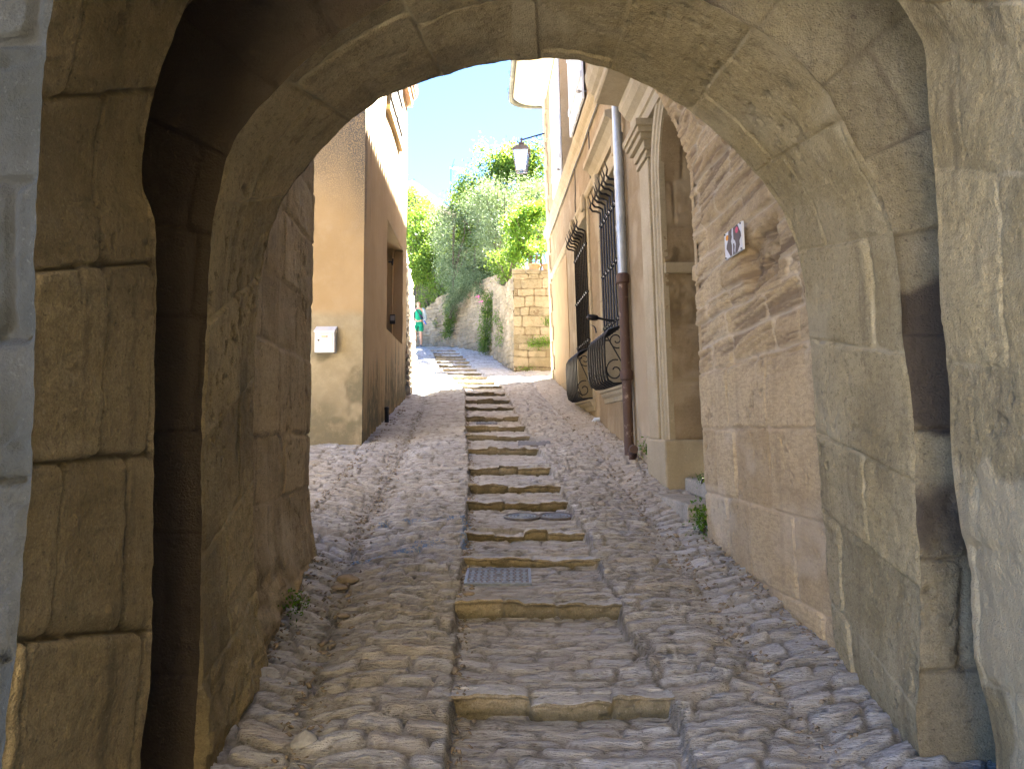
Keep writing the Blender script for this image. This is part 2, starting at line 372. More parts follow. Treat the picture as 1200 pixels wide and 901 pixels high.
def gp_(u, v):
    """point of the street seen at a pixel"""
    lo, hi = 1.5, 29
    for _ in range(40):
        m = (lo + hi) / 2; p = at(u, v, m)
        if p[2] > ground(p[0], m): lo = m
        else: hi = m
    return np.array([p[0], lo, ground(p[0], lo)])
def build_street():
    rows = [-8.0]
    while rows[-1] < 2.1: rows.append(rows[-1] + max(0.02, 0.05 * (2.1 - rows[-1])))
    while rows[-1] < 40: rows.append(rows[-1] * (1.0031 if rows[-1] < 12 else 1.0045))
    ys = np.array(rows)
    xs = np.concatenate([np.linspace(-7, -2.2, 40), np.arange(-2.19, 2.0, 0.0115), np.linspace(2.0, 7, 30)])
    Y, X = np.meshgrid(ys, xs, indexing='ij')
    X = X + np.interp(Y, [0, 14, 20, 28, 40], [0, 0, -.6, -2.4, -5.5])
    xl = XL(Y) + 0.07 * fbm(Y * 7, X * 0, 0, 4, 2, .65); xr = XR(Y) + 0.10 * fbm(Y * 6, X * 0, 1, 4, 4, .65)
    zone = np.where(X < xl, 0, np.where(X > xr, 2, 1))
    zone = np.where((zone == 0) & (X < np.interp(Y, *GL)), 3, zone); zone = np.where((zone == 2) & (X > np.interp(Y, *GR)), 4, zone)
    dd = np.zeros_like(X); bl = np.zeros_like(X); ls = np.zeros_like(X); lt = np.zeros_like(X)
    for z, sk, lo, hi, la, lb in ((0, 0.10, .045, .12, .12, .42), (1, 0.0, .05, .13, .14, .4), (2, -0.16, .045, .12, .13, .45), (3, 0.25, .07, .16, .14, .4), (4, -0.35, .08, .18, .16, .4)):
        m = zone == z
        b = courses(-10, 46, lo, hi, 100 + z)
        r = masonry(X[m], Y[m] + sk * X[m] + 0.05 * np.sin(X[m] * 3 + z), b, la, lb, 0.13, 40 + z, 2.6)
        dd[m], bl[m], ls[m], lt[m] = r
    edge = np.minimum(np.abs(X - xl), np.abs(X - xr))
    dd = np.minimum(dd, edge + 0.004)
    near = sm(30, 6, Y)
    mort = 1 - sm(0.004, 0.020, dd + 0.010 * fbm(X * 25, Y * 25, 0, 3, 8))
    prof = sm(0.0, 0.014, dd)
    inside = np.clip(np.minimum(X - xl, xr - X), -1, 1)
    Z0 = street_z0(X, Y); ZS = step_z(Y, 0.065)
    t = sm(-0.006, 0.012, inside)
    Z = Z0 * (1 - t) + ZS * t
    crev = np.abs(fbm(X * 3.2, Y * 15 + 1.5 * np.sin(X * 2), 0.2, 4, 21, 0.55)); lay = 1.6 * (np.minimum(crev, 0.14) - 0.07) + 0.4 * fbm(X * 6, Y * 40, 0.7, 3, 22); rough = fbm(X * 14, Y * 14, 0, 4, 25, 0.6)
    flat = np.where(zone == 1, 0.6, 1.0) * np.where(zone == 4, 0.8, 1)
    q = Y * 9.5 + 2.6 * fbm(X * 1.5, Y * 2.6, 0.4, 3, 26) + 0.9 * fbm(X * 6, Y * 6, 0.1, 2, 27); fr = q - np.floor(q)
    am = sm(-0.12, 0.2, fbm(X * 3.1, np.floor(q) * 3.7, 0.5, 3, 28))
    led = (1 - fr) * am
    h = 0.030 * flat * (led - 0.3) + flat * (0.024 * (prof - 1) + 0.022 * (bl - 0.5) * prof - 0.020 * lt * prof + 0.012 * ls * (0.5 - bl) + 0.042 * lay + 0.018 * rough)
    h = h + 0.02 * fbm(X * 1.3, Y * 1.3, 0, 3, 31)
    h *= 0.55 + 0.45 * sm(22, 3, Y)
    for u, v, rx_, ry_ in ((584, 676, .21, .19), (612, 606, .17, .17), (652, 605.5, .17, .17), (626, 520, .17, .22), (570, 496.4, .17, .2)):
        c = gp_(u, v); k = 1 - sm(1.0, 1.25, np.maximum(np.abs(X - c[0]) / rx_, np.abs(Y - c[1]) / ry_)); h = h * (1 - k) - 0.004 * k
    paint = np.zeros_like(X)
    def stroke(pts, w):
        nonlocal paint
        for (u0, v0), (u1, v1) in zip(pts[:-1], pts[1:]):
            a = np.array([at(u0, v0, d_of_v(v0))[0], d_of_v(v0)]); b = np.array([at(u1, v1, d_of_v(v1))[0], d_of_v(v1)])
            q = np.stack([X, Y], -1) - a; ab = b - a; tt = np.clip((q @ ab) / (ab @ ab), 0, 1)
            paint = np.maximum(paint, 1 - sm(w * 0.5, w, np.linalg.norm(q - tt[..., None] * ab, axis=-1) + 0.02 * fbm(X * 20, Y * 20, 0, 2, 3)))
    stroke([(415, 649), (470, 644), (541, 635)], 0.035); stroke([(447, 611), (500, 606), (546, 603)], 0.03); stroke([(547, 606), (546, 638)], 0.05)
    stroke([(455, 637), (490, 633), (520, 632)], 0.02)
    dirt_tone = 0.55 * sm(0.5, 0.1, np.abs(X - np.interp(Y, *GL)) * 4 + 0.6 * fbm(X * 6, Y * 6, 0, 3, 77) + 0.2) * (Y < 16)
    dirt_tone = dirt_tone * 0.6 + (0.45 * sm(0.018, 0.0, crev) + 0.6 * sm(0.86, 1.0, fr) * am) * sm(16, 5, Y) + 0.5 * (1 - sm(0.0, 0.02, edge)) * near
    pale = np.where(zone == 4, 0.45, 0.0) * sm(5, 8, Y) + 0.25 * sm(0.1, 0.3, fbm(X * 2, Y * 2, 0, 3, 91))
    V = np.stack([X, Y, Z + h], -1)
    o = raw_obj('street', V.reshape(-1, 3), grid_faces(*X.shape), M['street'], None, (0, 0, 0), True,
                {'blk': bl, 'mort': mort, 'paint': paint, 'dirt_tone': dirt_tone, 'pale': pale})
    tag(o, 'steep cobbled street of rough grey stones set on edge', None, None, 'structure')
    # step stones along every riser
    VV = []; FF = []; MI = []; A = {'blk': [], 'mort': [], 'dirt_tone': [], 'pale': []}; base = 0
    for i, (yr, hr) in enumerate(zip(RY, RH)):
        if i == 0: continue
        x0, x1 = float(XL(yr)) + 0.0, float(XR(yr)) + 0.0
        ztop = float(zg(yr)); fine = 0.009 if yr < 9 else 0.02
        xs = np.arange(x0 - 0.01, x1 + 0.02 + fine, fine)
        pr = [(0.028, -hr - 0.06)] + [(0.028 - 0.006 * q, -hr - 0.03 + (hr + 0.008) * q) for q in np.linspace(0, 1, 12)] + [(0.012, -0.019), (0.002, -0.014), (0.0, -0.008), (0.004, -0.002), (0.012, 0.0)] + [(0.012 + w, 0.0) for w in np.linspace(0.012, 0.09, 6)] + [(0.115, -0.03)]
        pr = np.array(pr)
        nseg = 2 + (i * 7 % 3 > 0) + (i * 5 % 4 == 0)
        cuts = np.sort(np.concatenate([[x0 - .1, x1 + .1], x0 + (x1 - x0) * (np.arange(1, nseg) / nseg + rng.uniform(-.1, .1, nseg - 1))]))
        k = np.clip(np.searchsorted(cuts, xs) - 1, 0, nseg - 1); dj = np.minimum(xs - cuts[k], cuts[k + 1] - xs)
        so = rng.uniform(-0.03, 0.022, nseg)[k]; sz = rng.uniform(-0.024, 0.010, nseg)[k]; bk = rng.uniform(0, 1, nseg)[k]
        XX, PO = np.meshgrid(xs, pr[:, 0], indexing='ij'); _, PZ = np.meshgrid(xs, pr[:, 1], indexing='ij')
        jn = 1 - sm(0.0, 0.022, dj)[:, None]
        front = sm(-0.002, -0.02, PZ)
        YY = yr + PO + so[:, None] + 0.03 * (fbm(XX * 4, XX * 0 + i, 0, 3, 5)) + front * (0.05 * fbm(XX * 9, PZ * 16, i, 4, 6, .65)) + (1 - front) * 0.035 * fbm(XX * 13, XX * 0 + 2 * i, 0, 4, 19, .65) + jn * 0.012
        ZZ = ztop + PZ + sz[:, None] * sm(-hr, 0, PZ) + 0.03 * fbm(XX * 5, PO * 5 + i * 3, 0, 4, 7) * sm(-hr, 0, PZ) - 0.008 * jn * sm(-hr, 0, PZ) + 0.03 * fbm(XX * 14, PO * 8 + i, 1, 3, 17) * sm(-hr * .6, 0, PZ)
        VV.append(np.stack([XX, YY, ZZ], -1).reshape(-1, 3)); FF.append(grid_faces(*XX.shape) + base); MI.append(np.tile((np.arange(XX.shape[1] - 1) >= 16), (XX.shape[0] - 1, 1)).ravel()); base += XX.size
        A['blk'].append(np.broadcast_to(bk[:, None], XX.shape).ravel()); A['mort'].append(np.broadcast_to(jn, XX.shape).ravel())
        A['dirt_tone'].append((0.6 * sm(-hr * 0.35, -hr, PZ) * front).ravel()); A['pale'].append((0.0 * PZ).ravel())
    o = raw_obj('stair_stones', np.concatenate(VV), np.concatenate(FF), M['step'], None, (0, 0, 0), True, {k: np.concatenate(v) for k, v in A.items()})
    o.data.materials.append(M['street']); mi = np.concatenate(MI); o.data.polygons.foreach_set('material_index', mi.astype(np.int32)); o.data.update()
    tag(o, 'worn brown stone risers of the steps up the middle of the street', None, None, 'structure')
build_street()
# far ground
def build_terrain():
    a = np.concatenate([-np.geomspace(600, 12, 34), np.linspace(-10, 10, 21), np.geomspace(12, 600, 34)])
    X, Y = np.meshgrid(a, a + 10, indexing='ij')
    far = sm(30, 120, np.hypot(X, Y - 10))
    Z = np.interp(Y, GK, GV) - 0.9 - 3 * far + 8 * far * fbm(X / 60, Y / 60, 0, 4, 3)
    o = raw_obj('ground', np.stack([X, Y, Z], -1).reshape(-1, 3), grid_faces(*X.shape), M['terrain'], None, (0, 0, 0), True)
    tag(o, 'dry ground around the village', None, None, 'structure')
    X, Y = np.meshgrid(np.linspace(-150, 40, 90), np.linspace(120, 260, 60), indexing='ij')
    top = np.interp(X, [-150, -60, -21, -13, 0, 20, 40], [78, 62, 53, 47, 38, 24, 10])
    Z = -8 + (top + 8) * sm(152, 167, Y) * sm(262, 190, Y) + 5 * fbm(X / 7, Y / 7, 0, 5, 9)
    o = raw_obj('hill', np.stack([X, Y, Z], -1).reshape(-1, 3), grid_faces(*X.shape), M['terrain'], None, (0, 0, 0), True)
    tag(o, 'dry brown hill beyond the trees', None, None, 'structure')
build_terrain()

# ------------------------------------------------------------------ the stone gateway
def resample(pts, n):
    p = np.array(pts, float); d = np.concatenate([[0], np.cumsum(np.linalg.norm(np.diff(p, axis=0), axis=-1))])
    q = np.linspace(0, d[-1], n); return np.stack([np.interp(q, d, p[:, k]) for k in range(3)], -1)
def smooth_line(p, it=3):
    for _ in range(it): p[1:-1] = 0.25 * p[:-2] + 0.5 * p[1:-1] + 0.25 * p[2:]
    return p
def arch_line(left, mid, right, d, n=(280, 620, 280)):
    L = [at(u, v, d) for u, v in left]; Md = [at(u, v, d) if not isinstance(u, tuple) else np.array([u[0], d, u[1]]) for u, v in mid]; Rr = [at(u, v, d) for u, v in right]
    a = resample(L + [Md[0]], n[0]); b = resample(Md, n[1]); c = resample([Md[-1]] + Rr, n[2])
    return smooth_line(np.concatenate([a[:-1], b, c[1:]]), 20)
Y0, Y1, Y2, Y3 = 1.8, 2.5, 2.82, 3.7
inner_far = arch_line([(300, 800), (297, 700), (296, 600), (296, 500), (298, 400)], [(305, 330), (310, 300), (317, 270), (330, 235), (345, 212), (367, 187), (385, 166), (410, 141), (445, 117), (480, 101), (520, 88), (560, 77), (600, 71), (640, 69), (680, 72), (720, 83), (760, 101), (800, 124), (830, 147), (853, 168), (890, 207), (917, 245), (933, 287), (943, 333)],
                      [(948, 390), (953, 450), (958, 520), (964, 600), (972, 690), (980, 790)], Y3)
inner_near = arch_line([(226, 935), (232, 800), (235, 700), (236, 600), (237, 500), (239, 430)], [(241, 390), (243, 350), (246, 300), (251, 250), (262, 200), (274, 165), (297, 133), (320, 110), (350, 78), (400, 36), (460, -1), (520, -28), (580, -45), (645, -52), (710, -45), (770, -25), (828, 2), (900, 42), (940, 76), (970, 110), (1000, 165), (1026, 215), (1046, 265), (1054, 330)],
                       [(1058, 400), (1066, 450), (1072, 500), (1073, 600), (1079, 675), (1077, 800), (1073, 845), (1086, 950)], Y2)
def circ(cx, cz, r, a0, a1, n, y): return [np.array([cx + r * math.cos(a), y, cz + r * math.sin(a)]) for a in np.linspace(a0, a1, n)]
def outer_line(left, right, d, cx, cz, r, n=(280, 620, 280)):
    L = [at(u, v, d) for u, v in left]; Rr = [at(u, v, d) for u, v in right]
    aL = math.atan2(L[-1][2] - cz, L[-1][0] - cx); aR = math.atan2(Rr[0][2] - cz, Rr[0][0] - cx)
    arc = circ(cx, cz, r, aL - 0.12, aR + 0.12, 40, d)
    return smooth_line(np.concatenate([resample(L, n[0])[:-1], resample([L[-1]] + arc + [Rr[0]], n[1]), resample(Rr, n[2])[1:]]), 20)
outer_far = outer_line([(160, 950), (166, 865), (175, 810), (178, 750), (180, 650), (181, 500), (182, 400), (183, 300), (181, 248), (167, 225), (166, 190), (172, 150), (185, 90), (220, 0)],
                       [(1052, 0), (1083, 50), (1090, 150), (1098, 240), (1101, 350), (1112, 450), (1117, 575), (1125, 625), (1140, 675), (1142, 775), (1160, 835), (1167, 875), (1165, 960)], Y1, 0.10, 0.805, 1.30)
outer_near = outer_line([(-6, 960), (6, 860), (18, 760), (25, 675), (36, 560), (40, 450), (42, 350), (42, 250), (47, 150), (52, 60), (62, 0)],
                        [(1250, 0), (1262, 150), (1268, 300), (1272, 500), (1278, 700), (1285, 1000)], Y0, 0.10, 0.72, 1.235)
def chip(p, seed, a=0.006):
    s_ = np.concatenate([[0], np.cumsum(np.linalg.norm(np.diff(p, axis=0), axis=-1))]); c = np.array([0.14, p[0, 1], 0.45]); d = p - c; d[:, 1] = 0; d[:, 2] = np.where(p[:, 2] < 0.45, 0, d[:, 2]); d /= np.linalg.norm(d, axis=-1, keepdims=True) + 1e-9
    k = a * (0.9 * fbm(s_ * 4, s_ * 0 + seed, 0, 3, seed) + 1.2 * fbm(s_ * 22, s_ * 0 + seed, 0, 3, seed + 1) + 0.7 * sm(.12, .3, fbm(s_ * 7, s_ * 0 + seed, 3, 3, seed + 2)))
    return p + d * k[:, None]
inner_far, inner_near, outer_far, outer_near = chip(inner_far, 201), chip(inner_near, 211), chip(outer_far, 221), chip(outer_near, 231)
gate = thing('stone_gateway', 'massive weathered stone archway framing the view, with a dark slot between its two arches', 'gateway', (0.15, 2.8, -1.3))
MID = (0.15, 2.8, 0.3)
def loft_lines(a, b, m):
    t = np.linspace(0, 1, m)[None, :, None]; return a[:, None] * (1 - t) + b[:, None] * t
def block_fn(bounds, lo, hi, wob, seed, depth=0.012, rnd=0.03, rough=0.012, off=0.012, mw=0.012, extra=None, swap=False, dmul=None, pits=0.010):
    def fn(s, t, P):
        a, b = (t, s) if not swap else (s, t)
        d, bl, ls, lt = masonry(a, b, bounds, lo, hi, wob, seed)
        x, y, z = P[..., 0], P[..., 1], P[..., 2]
        nz = fbm(x * 3 + 9, y * 3, z * 3, 4, seed + 11); nf = fbm(x * 17, y * 17, z * 17, 4, seed + 13, 0.6); st = fbm(x * 4, y * 4, z * 26, 3, seed + 15)
        er = np.clip(fbm(x * 5, y * 5, z * 5, 3, seed + 21) * 2.2, 0, 1)       # worn patches
        dm = 1.0 if dmul is None else dmul(P)
        h = dm * depth * (sm(0, rnd, d) - 1) + dm * off * (bl - .5) * sm(0, rnd, d) + rough * (1.6 * nz + 0.9 * nf + 0.5 * st * bl) - 0.02 * er * sm(0.035, 0.0, d)
        pit = sm(0.10, 0.26, fbm(x * 24, y * 24, z * 24, 3, seed + 31)) * sm(-0.05, 0.15, fbm(x * 2.3, y * 2.3, z * 2.3, 3, seed + 33)); h = h - pits * pit
        at_ = {'blk': bl, 'mort': (1 - sm(mw * 0.4, mw, d + 0.012 * nf)), 'dirt_tone': np.zeros_like(s), 'pale': np.zeros_like(s)}
        if extra: h, at_ = extra(s, t, P, h, at_, nz, nf)
        at_['dirt_tone'] = np.maximum(at_['dirt_tone'], 0.55 * pit * (pits > 0.005))
        return h, at_
    return fn
# inner arch: barrel and jambs
P = loft_lines(inner_near, inner_far, 150)
def inner_extra(s, t, P, h, a, nz, nf):
    x, y, z = P[..., 0], P[..., 1], P[..., 2]
    base = sm(-0.55, -1.25, z) * (x < 0)
    h = h + base * (0.05 + 0.10 * fbm(x * 6, y * 6, z * 9, 4, 3))
    a['pale'] = np.maximum(0.35 * sm(0.06, 0.22, fbm(x * 2.2, y * 2.2, z * 2.2, 4, 55)) * (x > 0), 0.5 * a['mort'] * sm(-.1, .3, x) * sm(-0.04, 0.14, fbm(x * 3, y * 3, z * 3, 3, 58))); a['mort'] = a['mort'] * sm(.3, -.1, x)
    a['dirt_tone'] = 0.45 * sm(0.02, 0.3, fbm(x * 1.7, y * 1.7, z * 1.7, 4, 57)) 
    return h, a
sheet('inner_arch', P, block_fn(courses(0, 8, .34, .52, 61), .5, 1.1, 0.025, 62, 0.008, .010, 0.014, .018, 0.010, extra=inner_extra), M['soffit'], gate, toward=MID, fade=(.02, .02))
# face of the inner ring (in the slot) and the slot itself
def offset_line(p, o):
    c = np.array([0.14, p[0, 1], 0.45]); q = p.copy()
    d = p - c; d[:, 1] = 0; d[:, 2] = np.where(p[:, 2] < 0.45, 0, d[:, 2]); d /= np.linalg.norm(d, axis=-1, keepdims=True) + 1e-9
    return q + d * o
face_out = offset_line(inner_near, 0.62)
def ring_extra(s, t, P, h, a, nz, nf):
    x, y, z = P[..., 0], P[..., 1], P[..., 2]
    a['dirt_tone'] = np.clip(0.38 + 0.25 * nz + sm(1.0, 0.3, x + 0.5 * nz) * 0.9 + 0.8 * sm(0.08, 0.0, np.abs(z - 0.27) - 0.2 + 0.25 * fbm(x * 5, y, z * 5, 3, 66)) + 0.5 * sm(.2, .1, np.abs(z + .35)) * sm(-.05, .1, nz), 0, 0.95); return h, a  # soot on the left; plain darker tone with dark patches on the right
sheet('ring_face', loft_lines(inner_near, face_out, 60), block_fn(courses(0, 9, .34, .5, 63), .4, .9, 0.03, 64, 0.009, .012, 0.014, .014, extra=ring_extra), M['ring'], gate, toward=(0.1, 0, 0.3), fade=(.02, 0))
slot_a = face_out.copy(); slot_b = face_out.copy(); slot_b[:, 1] = Y1 - 0.01
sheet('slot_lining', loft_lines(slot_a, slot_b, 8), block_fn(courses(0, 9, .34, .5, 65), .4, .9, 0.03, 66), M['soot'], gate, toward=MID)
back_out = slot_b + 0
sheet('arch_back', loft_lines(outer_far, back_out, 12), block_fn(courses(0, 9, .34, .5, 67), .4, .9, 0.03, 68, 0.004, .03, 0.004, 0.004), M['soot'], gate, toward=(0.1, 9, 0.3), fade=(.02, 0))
# outer arch: the near reveal
def outer_extra(s, t, P, h, a, nz, nf):
    x, y, z = P[..., 0], P[..., 1], P[..., 2]
    a['pale'] = sm(0.05, 0.10, fbm(x * 1.1 + 3, y * 2.0, z * 2.4, 4, 71)) * (x > 0) * 0.55 * sm(0.5, -0.1, z)
    a['pale'] = np.maximum(a['pale'], 0.5 * a['mort'] * (x > 0) * sm(-.02, .14, nz)); a['mort'] = a['mort'] * (x < 0)
    h = h + 0.008 * a['pale']
    a['dirt_tone'] = 0.4 * sm(0.0, 0.3, fbm(x * 2, y * 2, z * 2, 4, 73)) * (x < 0)
    return h, a
sheet('outer_arch', loft_lines(outer_near, outer_far, 130), block_fn(courses(0, 9, .38, .56, 69), .28, .62, 0.045, 70, 0.022, .009, 0.020, .018, 0.007, extra=outer_extra, dmul=lambda P: np.where(P[..., 0] > 0, 0.3, 1.0)), M['gate'], gate, toward=(0.1, 1.8, 0.2), fade=(.02, .02))
# facades front and back, and the mass between them
def rect_line(n, x0, x1, z0, z1, y):
    c = [(x0, y, z0), (x0, y, z1), (x1, y, z1), (x1, y, z0)]
    return resample(c, n)
nL = len(outer_near)
near_rect = rect_line(nL, -1.75, 1.9, -2.2, 2.7, Y0)
sheet('front_wall', loft_lines(outer_near, near_rect, 60), lambda s, t, P: block_fn(courses(-3, 7, .32, .5, 81), .45, .9, 0.05, 82, 0.02, .014, 0.016, .016, 0.014, swap=True)(P[..., 0], P[..., 2], P), M['facade'], gate, toward=(0, -5, 0), fade=(.03, 0))
mb = MB()
def ring_boxes(mb):
    mb.box(-6, -1.76, Y0 + .02, Y3 - 0.02, -2.6, 6); mb.box(1.91, 6, Y0 + .02, Y3 - 0.02, -2.6, 6); mb.box(-1.76, 1.91, Y0 + .02, Y3 - 0.02, 2.71, 6)
ring_boxes(mb); mb.build('wall_mass', M['facade'], gate)
mb = MB(); mb.box(2.6, 3.6, -9, Y0 - .002, -4, 7); mb.box(-4.4, 3.6, -10, -9.01, -4, 9)  # unseen walls added behind the camera to cut sky light on the gate
mb.build('sky_blocker_walls', M['gate'], gate)
far_rect = rect_line(len(inner_far), -1.75, 1.9, -2.2, 2.72, Y3 + 0.004)
sheet('rear_wall', loft_lines(inner_far, far_rect, 16), lambda s, t, P: block_fn(courses(-3, 7, .32, .5, 83), .45, .9, 0.04, 84, swap=True)(P[..., 0], P[..., 2], P), M['left_wall'], gate, toward=(0, 9, 0))

# left passage wall beyond the arch
lw = thing('passage_wall', 'brown ashlar wall continuing from the arch on the left, ending beside the ochre house', 'wall', (-1.5, 4.4, -1.1))
def LWX(y, z): return -1.245 - 0.068 * (y - 3.7) - 0.6 * np.clip(3.7 - y, 0, 1)
ys = np.linspace(3.5, 5.16, 150); zs = np.linspace(-1.5, 4.2, 380)
Yg, Zg = np.meshgrid(ys, zs, indexing='ij')
def lw_extra(s, t, P, h, a, nz, nf):
    x, y, z = P[..., 0], P[..., 1], P[..., 2]
    base = sm(-0.45, -1.0, z); h = h + base * (0.05 + 0.11 * fbm(x * 5, y * 5, z * 9, 4, 3))
    a['dirt_tone'] = 0.35 * sm(0.0, 0.3, fbm(x * 2, y * 3, z * 1.2, 4, 74)); a['pale'] = 0.3 * sm(0.1, .3, fbm(x * 2, y * 4, z * 1.5, 3, 75)); return h, a
fn_lw = block_fn(courses(-3, 6, .3, .5, 91), .35, .75, 0.03, 92, 0.009, .012, 0.014, .014, 0.009, extra=lw_extra, swap=True)
sheet('wall_face', np.stack([LWX(Yg, Zg), Yg, Zg], -1), lambda s, t, P: fn_lw(P[..., 1], P[..., 2], P), M['left_wall'], lw, toward=(5, 4.4, 0))
mb = MB(); mb.box(-5.9, -1.36, 3.71, 5.15, -2, 4.2); mb.build('wall_core', M['left_wall'], lw)

# right: eroded tan wall with the plaque
rw = thing('eroded_wall', 'tan wall of eroded layered stone on the right beyond the arch, carrying the white plaque', 'wall', (1.7, 4.6, -0.9))
def RWX(y, z): return 0.5 * np.clip(3.7 - y, 0, 1) + 1.475 - 0.06 * (y - 3.7) - 0.04 * z - 0.47 * np.clip(np.minimum(z, 2.9) - 2.02, 0, 9)
ys = np.arange(3.5, 5.57, 0.0095); zs = np.arange(-1.5, 3.3, 0.0095)
Yg, Zg = np.meshgrid(ys, zs, indexing='ij')
rot = on_plane(888, 305, (1, .06, .04), 1.475 + .06 * 3.7)
def pit0(y, z): return sm(0.35, 0.25, np.maximum(np.abs(y - rot[1]) / 0.95, np.abs(z - rot[2]) / 0.62))
def rw_extra(s, t, P, h, a, nz, nf):
    x, y, z = P[..., 0], P[..., 1], P[..., 2]
    up = sm(0.30, 0.5, z + 0.25 * fbm(y * 2, z * 2, 0, 3, 7))
    zb_ = z + 0.10 * y + 0.05 * fbm(y * 2, z * 2, 0, 3, 90); strat = 0.6 * fbm(y * 2.2, zb_ * 19, 0.2, 4, 93, 0.6) + 0.9 * (np.abs(fbm(y * 1.6, zb_ * 30, 0.6, 3, 89, .6)) - 0.09); st2 = fbm(y * 1.0, (z + .1 * y) * 5, .9, 3, 94)
    h = h * (1 - 0.2 * up) + up * (0.075 * np.minimum(strat, 0.06) + 0.05 * st2 - 0.01)
    d2, bl2, _, _ = masonry(y, z + 0.03 * y, courses(-1, 5, .10, .21, 88), .28, .7, 0.05, 87); e2 = up * (1 - pit0(y, z)); h = h - e2 * (0.016 * (1 - sm(0, .014, d2)) + 0.016 * (bl2 - .5) * sm(0, .012, d2)); a['blk'] = a['blk'] * (1 - up) + bl2 * up; a['mort'] = a['mort'] * (1 - up)
    pit = sm(0.30, 0.2, np.maximum(np.abs(y - rot[1]) / 0.95, np.abs(z - rot[2] + 0.12 * (y - rot[1]) ) / 0.62) + 0.12 * fbm(y * 5, z * 5, 0, 3, 96))
    h = h - pit * (0.035 + 0.16 * np.abs(fbm(y * 9, z * 13, 0, 4, 95)))
    a['dirt_tone'] = np.clip(0.5 * pit + 0.75 * up * sm(0.0, -0.13, strat) + 0.25 * sm(.05, .25, fbm(y * 2, z * 2, 0, 4, 98)), 0, 1)
    a['pale'] = np.maximum(0.45 * sm(0.06, 0.2, fbm(y * 1.5, z * 2, 0, 4, 97)) * sm(0.4, -0.3, z), 0.6 * e2 * (1 - sm(.004, .02, d2)))
    return h, a
fn_rw = block_fn(courses(-3, 6, .36, .46, 101), .35, .7, 0.025, 102, 0.009, .012, 0.010, .010, 0.010, extra=rw_extra, swap=True)
sheet('wall_face', np.stack([RWX(Yg, Zg), Yg, Zg], -1), lambda s, t, P: fn_rw(P[..., 1], P[..., 2], P), M['tan'], rw, toward=(-5, 4.6, 0))
# return at its far end, and the mass behind
mb = MB()
zz = np.linspace(-1.5, 3.3, 30)
mb.loft([[(RWX(y, z) + 0.015, y, z) for z in zz] for y in (5.50, 5.565)] + [[(5.9, 5.565, z) for z in zz]], closed=False, caps=False)
mb.box(1.62, 5.9, 3.7, 5.56, -2, 6.0); mb.box(0.96, 1.62, 3.705, 5.56, 3.0, 6.0); mb.build('wall_core', M['tan'], rw)
# ------------------------------------------------------------------ the stone house on the right
def FX(y, z): return 1.745 - 0.04 * np.asarray(y, float) - 0.03 * np.asarray(z, float)
def F(y, z, o=0.0): return np.array([float(FX(y, z)) - o, y, z])
YE = 18.4
rh = thing('stone_house', 'tall honey stone house on the right with barred windows, carved doorway and pale blue shutters', 'house', (2.5, 12, 0.0))
W1 = (8.95, 10.62, 0.50, 3.22); W2 = (11.8, 13.42, 0.43, 3.35); W3 = (13.1, 14.6, 4.75, 7.25)
DY0, DY1, DZ, = 5.70, 7.05, 2.33
DC, DR = (DY0 + DY1) / 2, (DY1 - DY0) / 2
def grid_lines(a, b, step, cuts):
    g = np.arange(a, b + step, step); g[-1] = b
    for c in cuts: g[np.argmin(np.abs(g - c))] = c
    return np.unique(g)
ys = grid_lines(5.57, YE, 0.026, [W1[0], W1[1], W2[0], W2[1], W3[0], W3[1], DY1])
zs = grid_lines(-1.2, 8.15, 0.028, [W1[2], W1[3], W2[2], W2[3], W3[2], W3[3], DZ])
Yg, Zg = np.meshgrid(ys, zs, indexing='ij')
def house_extra(s, t, P, h, a, nz, nf):
    y, z = P[..., 1], P[..., 2]
    gz = zg(y)
    plaster = sm(0.03, 0.08, fbm(y * 1.3, z * 1.1, 0, 3, 120) + 0.25 * sm(14.0, 14.6, y) * (z < 3.3) - 0.12 * (z > 4) + 0.12 * sm(3.4, 3.0, z) * (y < 9) )
    h = h * (1 - 0.75 * plaster); a['mort'] = a['mort'] * (1 - 0.85 * plaster); a['blk'] = a['blk'] * (1 - plaster) + 0.35 * plaster
    low = sm(0.55, 0.1, z - gz + 0.5 * fbm(y * 3, z * 3, 0, 3, 121))
    a['dirt_tone'] = 0.45 * low * sm(-.1, .2, fbm(y * 4, z * 2, 0, 3, 122)); a['pale'] = np.clip(0.5 * sm(0.05, 0.25, fbm(y * 2, z * 2, 0, 3, 123)) + 0.5 * sm(9.2, 8.6, y) * sm(1.8, 0.8, z), 0, 1)
    return h, a
fn_h = block_fn(courses(-2, 9, .26, .36, 111), .4, .85, 0.015, 112, 0.006, .014, 0.006, .006, 0.009, extra=house_extra, swap=True)
cy_, cz_ = (Yg[:-1, :-1] + Yg[1:, 1:]) / 2, (Zg[:-1, :-1] + Zg[1:, 1:]) / 2
keep = np.ones(cy_.shape, bool)
for w_ in (W1, W2, W3): keep &= ~((cy_ > w_[0]) & (cy_ < w_[1]) & (cz_ > w_[2]) & (cz_ < w_[3]))
keep &= ~((cy_ > DY0) & (cy_ < DY1) & (cz_ < DZ)); keep &= ~(np.hypot(cy_ - DC, cz_ - DZ) < DR + 0.01)
sheet('wall', np.stack([FX(Yg, Zg), Yg, Zg], -1), lambda s, t, P: fn_h(P[..., 1], P[..., 2], P), M['ashlar'], rh, toward=(-9, 12, 2), keep=keep)
mb = MB()     # gable at the far end, rear and inner mass
mb.hexa([F(YE - 0.35, -1, -0.01), (6.5, YE - 0.35, -1), (6.5, YE - 0.001, -1), F(YE - 0.001, -1, -0.012), F(YE - 0.35, 8.1, -0.01), (6.5, YE - 0.35, 8.1), (6.5, YE - 0.001, 8.1), F(YE - 0.001, 8.1, -0.012)])
